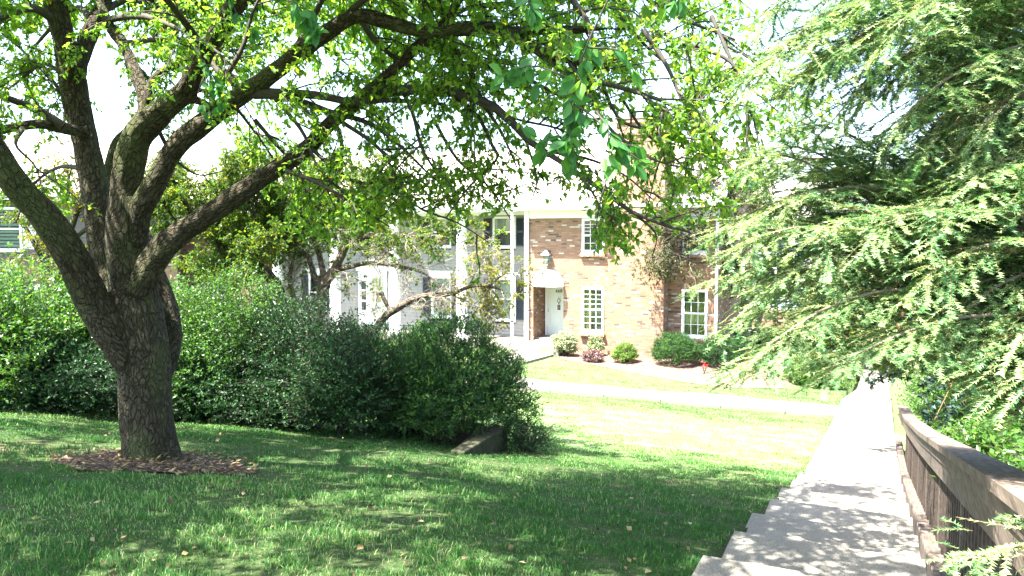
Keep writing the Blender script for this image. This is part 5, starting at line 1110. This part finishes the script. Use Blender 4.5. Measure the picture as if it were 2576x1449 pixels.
# along the hedge, left to right
def HP(x, d): 
    w = W(x, 1000, d); return (w[0], w[1])
shrub('viburnum', HP(-130, 12.2), (1.9, 1.5), 2.3, 'tall bright layered shrub cut by the left edge of the picture', 'shrub_leaf', 5200, .07, 31, tint=(0, .75), open_=.65, lump=.24, flat=1.2)
shrub('viburnum', HP(90, 12.0), (1.6, 1.4), 2.15, 'bright layered shrub with sunlit tiers left of the thick trunk', 'shrub_leaf', 4800, .07, 32, tint=(0, .75), open_=.65, lump=.24, flat=1.2)
shrub('viburnum', HP(290, 12.6), (1.4, 1.3), 2.15, 'bright leafed shrub partly hidden by the thick leaning trunk', 'shrub_leaf', 3900, .07, 33, tint=(0, .75), open_=.65, lump=.24, flat=1.2)
shrub('viburnum', HP(545, 12.6), (1.55, 1.3), 2.4, 'deep green tiered shrub directly right of the thick trunk', 'shrub_leaf', 7000, .052, 34, tint=(0, .65), flat=1.2, open_=.6)
shrub('holly_shrub', HP(760, 12.0), (1.15, 1.0), 2.0, 'glossy dark broadleaf shrub in shade between the tiered shrub and yew', 'holly_leaf', 5200, .045, 35, tint=(0, .8), open_=.55)
shrub('holly_shrub', HP(880, 11.2), (.8, .8), 1.55, 'lower glossy leafed shrub tucked against the big yew', 'holly_leaf', 4200, .045, 36, tint=(0, 1))
shrub('yew_shrub', HP(1135, 11.4), (1.12, 1.05), 1.72, 'big rounded dark yew at the right end of the hedge', 'yew_leaf', 12000, .026, 37, kind=(.12, 20, .010), tint=(0, 1), lump=.2, tier=.06, clump=6, open_=.5)
shrub('yew_shrub', HP(1010, 11.8), (.8, .8), 1.6, 'middle yew merging into the left flank of the big rounded one', 'yew_leaf', 6000, .026, 38, kind=(.12, 20, .010), tint=(0, 1), lump=.2, tier=.06, clump=6)
shrub('yew_shrub', (float(W(1300,1100,10.75)[0])+.08, float(W(1300,1100,10.75)[1])+.15), (.28, .25), .45, 'small low dark clump beside the end of the mossy timber', 'yew_leaf', 900, .024, 39, kind=(.09, 18, .005), tint=(0, .4))
shrub('holly_shrub', HP(170, 11.7), (1.7, .9), 1.15, 'low dark underbrush left of the thick trunk below the sunlit tiers', 'holly_leaf', 6500, .05, 71, tint=(0, .6), group='dark underbrush along the hedge foot')
shrub('holly_shrub', HP(-60, 11.9), (1.6, .9), 1.1, 'low dark underbrush at the left edge of the picture', 'holly_leaf', 5500, .05, 72, tint=(0, .6), group='dark underbrush along the hedge foot')
shrub('holly_shrub', HP(520, 12.1), (1.35, .8), 1.25, 'low dark underbrush right of the thick trunk under the green tiered shrub', 'holly_leaf', 5500, .05, 73, tint=(0, .7), group='dark underbrush along the hedge foot')
shrub('holly_shrub', HP(720, 11.7), (1.1, .7), 1.0, 'low dark underbrush before the glossy broadleaf shrub', 'holly_leaf', 4200, .05, 74, tint=(0, .8), group='dark underbrush along the hedge foot')
# in front of the brick house
def FP(x, Y): 
    s = (x-1288)/FPX; d = Y/(math.cos(YAW)+s*math.sin(YAW)); return (d*(-math.sin(YAW)+s*math.cos(YAW)), Y)
shrub('hydrangea', FP(1421, 26.0), (.42, .36), .92, 'pale leafed loose shrub right of the white door', 'pale_leaf', 900, .07, 41, tint=(.1, 1), group='small shrubs in the mulch bed', tier=.05, clump=4)
shrub('heuchera', FP(1492, 25.3), (.33, .28), .42, 'low purple pink leafed plant under the lower brick window', 'purple_leaf', 600, .065, 42, tint=(.1, 1), group='small shrubs in the mulch bed', tier=.05, clump=4)
shrub('hydrangea', FP(1500, 26.4), (.32, .22), .72, 'thin pale shrub behind the purple leafed plant', 'pale_leaf', 350, .06, 43, tint=(0, .9), group='small shrubs in the mulch bed', tier=.05, clump=4)
shrub('boxwood', FP(1573, 25.4), (.44, .38), .72, 'small bright green rounded boxwood before the chimney', 'shrub_leaf', 1500, .038, 44, tint=(.5, 1), lump=.16, group='small shrubs in the mulch bed', tier=.05, clump=4)
shrub('clipped_yew', FP(1703, 25.6), (.76, .6), 1.08, 'wide clipped yew under the right window, nearer the chimney', 'yew_leaf', 4600, .03, 45, kind=(.12, 18, .010), tint=(.2, 1), lump=.15, zb=.2, group='clipped yews by the brick house', tier=.05, clump=4)
shrub('clipped_yew', FP(1817, 25.8), (.68, .6), 1.05, 'clipped rounded yew at the brick corner below the thin downspout', 'yew_leaf', 4000, .03, 46, kind=(.12, 18, .010), tint=(.1, .8), lump=.15, zb=.2, group='clipped yews by the brick house', tier=.05, clump=4)
for k, (px_, Y, r_, h_) in enumerate([(1905, 30.5, 1.1, .8), (1985, 33, 1.3, .8), (2060, 33.5, 1.3, .8), (1960, 27.6, 1.0, .9), (2060, 26.5, .9, .8)]):
    shrub('ground_shrub', FP(px_, Y), (r_, .8), h_, ['dark low shrub at the feet of the slender trunks','dark low shrub before the first bright arborvitae','dark low shrub at the middle of the bright arborvitae row','spreading shrub at the tail of the mulch bed','spreading shrub between the mulch bed and the sidewalk'][k], 'holly_leaf' if k < 3 else 'shrub_leaf', 1500, .07, 50+k, tint=(0, .9), group='low shrubs past the house')
# plants beyond the railing
for k, (x, y, r_, h_) in enumerate([(1.7, 4.4, .6, .95), (1.6, 6.2, .8, 1.0), (1.5, 10.6, .7, 1.1), (1.7, 13.2, .8, 1.3), (1.5, 16.4, .9, 1.5), (1.6, 20, 1.1, 1.8)]):
    shrub('broadleaf_shrub', (x, y), (r_, .8), h_, ['leafy shrub pressed against the nearest stretch of the railing','leafy shrub behind the railing near the hanging boughs','leafy shrub behind the railing just past the black post','shrub behind the middle of the railing','shrub where the railing reaches its lower end','tall shrub beside the sidewalk past the railing'][k], 'shrub_leaf', 1600, .065, 60+k, tint=(.1, .8), group='shrubs behind the railing')
# red flowers in the bed
fl = thing('flower', G3(*FP(1776, 24.6)), 'small red flower in the mulch between the two clipped yews', 'flower'); o_ = ORG[fl]
mb = MB()
for k in range(6): a = k*1.05; mb.tube([o_, o_+[.05*math.cos(a), .05*math.sin(a), .14], o_+[.09*math.cos(a), .09*math.sin(a), .24]], .006, 4)
mb.build('stem', M['holly_leaf'], fl); mb = MB(); q = o_+rng.normal(size=(40, 3))*[.045, .045, .04]+[0, 0, .26]; scatter(mb, q, rng.normal(size=(40, 3)), rng.normal(size=(40, 3)), .045, .5, LEAF4, 1.4); mb.build('petals', M['red_petal'], fl)
mb = MB(); mb.lathe([(0, 0), (.12, 0), (.14, .12), (.12, .2), (0, .22)], G3(*FP(1791, 26.4)), 12); tag(mb.build('splash_block', M['white'], org=G3(*FP(1791, 26.4))), 'small round white object on the mulch between the clipped yews', 'garden ornament')

# ---------------------------------------------------------------- grass blades, litter
def blocked(x, y):
    b = ((x > SX0-.03) & (x < SX1+.4)) | ((y > 19.55) & (y < 21.25) & (x < SX0)) | ((y > 26.4) & (x < -5)) | (y > 26.9) & (x < -2.5)
    b |= (((x-TX-.12)/1.0)**2+((y-TY+.13)/.72)**2 < .93)
    lx_ = np.interp(y, [22.9, 23.6, 24.5, 25.0, 25.7], [-4.6, -6.4, -8.2, -9.6, -10.2]); b |= (y > 22.9) & (x > lx_) & (x < np.interp(y, [22.9, 23.3, 25, 28], [-4.6, -3.2, -2.5, -2.6]))
    b |= (y > 21.2) & (y < 26) & (x > -12.7) & (x < np.interp(y, [21.2, 25.75], [-11.2, -10.4])) & (x > np.interp(y, [21.2, 25.75], [-12.6, -12.0]))
    return b
def blades(N, r0, r1, hgt, wid, seed, side=False):
    r_ = np.random.default_rng(seed); u = r_.uniform(size=N); r = r0*(r1/r0)**u; a = r_.uniform(R(-62), R(32), N) if not side else r_.uniform(R(15), R(60), N)
    az = a; x = r*np.sin(az); y = r*np.cos(az)
    P = np.stack([x, y], 1); cl = vnoise(P, 1.1, 5)+.5*vnoise(P, 3.1, 6); k = ~blocked(x, y) & (r_.uniform(size=N) < np.clip(1.15-.85*smooth(.75, 1.3, cl)*(r < 13), .05, 1))
    x, y, r, cl = x[k], y[k], r[k], cl[k]; n = len(x); z = gz(x, y)-.005
    tuft = .75+.5*np.clip(vnoise(np.stack([x, y], 1), 6, 7), -1, 1); h = hgt(r)*r_.uniform(.5, 1.25, n)*tuft; w = wid(r)*r_.uniform(.7, 1.2, n)
    th = r_.uniform(0, 6.28, n); ld = np.stack([np.cos(th), np.sin(th), np.zeros(n)], 1)*(h*r_.uniform(.15, .9, n))[:, None]
    sd_ = np.stack([-np.sin(th+r_.normal(size=n)*.5), np.cos(th), np.zeros(n)], 1)*w[:, None]/2
    b = np.stack([x, y, z], 1); m = b+ld*.35+np.stack([0*h, 0*h, h*.6], 1); t = b+ld+np.stack([0*h, 0*h, h*.95], 1)
    V = np.stack([b-sd_, b+sd_, m+sd_*.8, m-sd_*.8, t], 1).reshape(-1, 3); o = np.arange(n)[:, None]*5
    sunlit_tint = np.exp(-(((x+3.2)/2.6)**2+((y-15.2)/2.6)**2)**1.5)*.6+.24*smooth(9, 12.5, r)  # sunlight on the mid and far lawn painted as paler blade tint
    ti = np.clip(.33+sunlit_tint+.22*vnoise(np.stack([x, y], 1), .8, 9)+r_.normal(size=n)*.17, 0, .88); lit_or_dry = r_.uniform(size=n) < .02+.05*(cl > .5); ti = np.where(lit_or_dry, r_.uniform(.9, 1, n), ti)  # scattered dry blades take the straw tints
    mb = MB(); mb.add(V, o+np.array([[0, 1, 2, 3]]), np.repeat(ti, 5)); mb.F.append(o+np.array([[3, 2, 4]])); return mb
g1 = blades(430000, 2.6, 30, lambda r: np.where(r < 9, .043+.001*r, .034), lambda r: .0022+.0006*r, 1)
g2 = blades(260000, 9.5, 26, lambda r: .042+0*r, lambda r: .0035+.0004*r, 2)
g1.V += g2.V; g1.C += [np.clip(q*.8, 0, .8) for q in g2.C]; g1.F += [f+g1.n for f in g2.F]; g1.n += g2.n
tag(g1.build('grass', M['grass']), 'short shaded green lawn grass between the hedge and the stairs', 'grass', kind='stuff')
N_ = 420; r_ = np.random.default_rng(3); rr = 3*(18/3)**r_.uniform(size=N_); a = r_.uniform(R(-55), R(5), N_); x, y = rr*np.sin(a), rr*np.cos(a); k = ~((x > SX0) & (x < SX1)); x, y = x[k], y[k]; n = len(x)
mb = MB(); scatter(mb, np.stack([x, y, gz(x, y)+.012+.03*r_.uniform(size=n)], 1), r_.normal(size=(n, 3))*[1,1,.3], r_.normal(size=(n, 3))*.5+[0,0,1], r_.uniform(.025, .055, n), r_.uniform(.0, 1, n)**1.3, LEAF5, 1.5)
tag(mb.build('fallen_leaves', M['litter']), 'scattered fallen brown and yellow leaves lying in the lawn', 'leaf litter', kind='stuff')
print('objects', len(bpy.data.objects), 'faces', sum(len(m.polygons) for m in bpy.data.meshes))
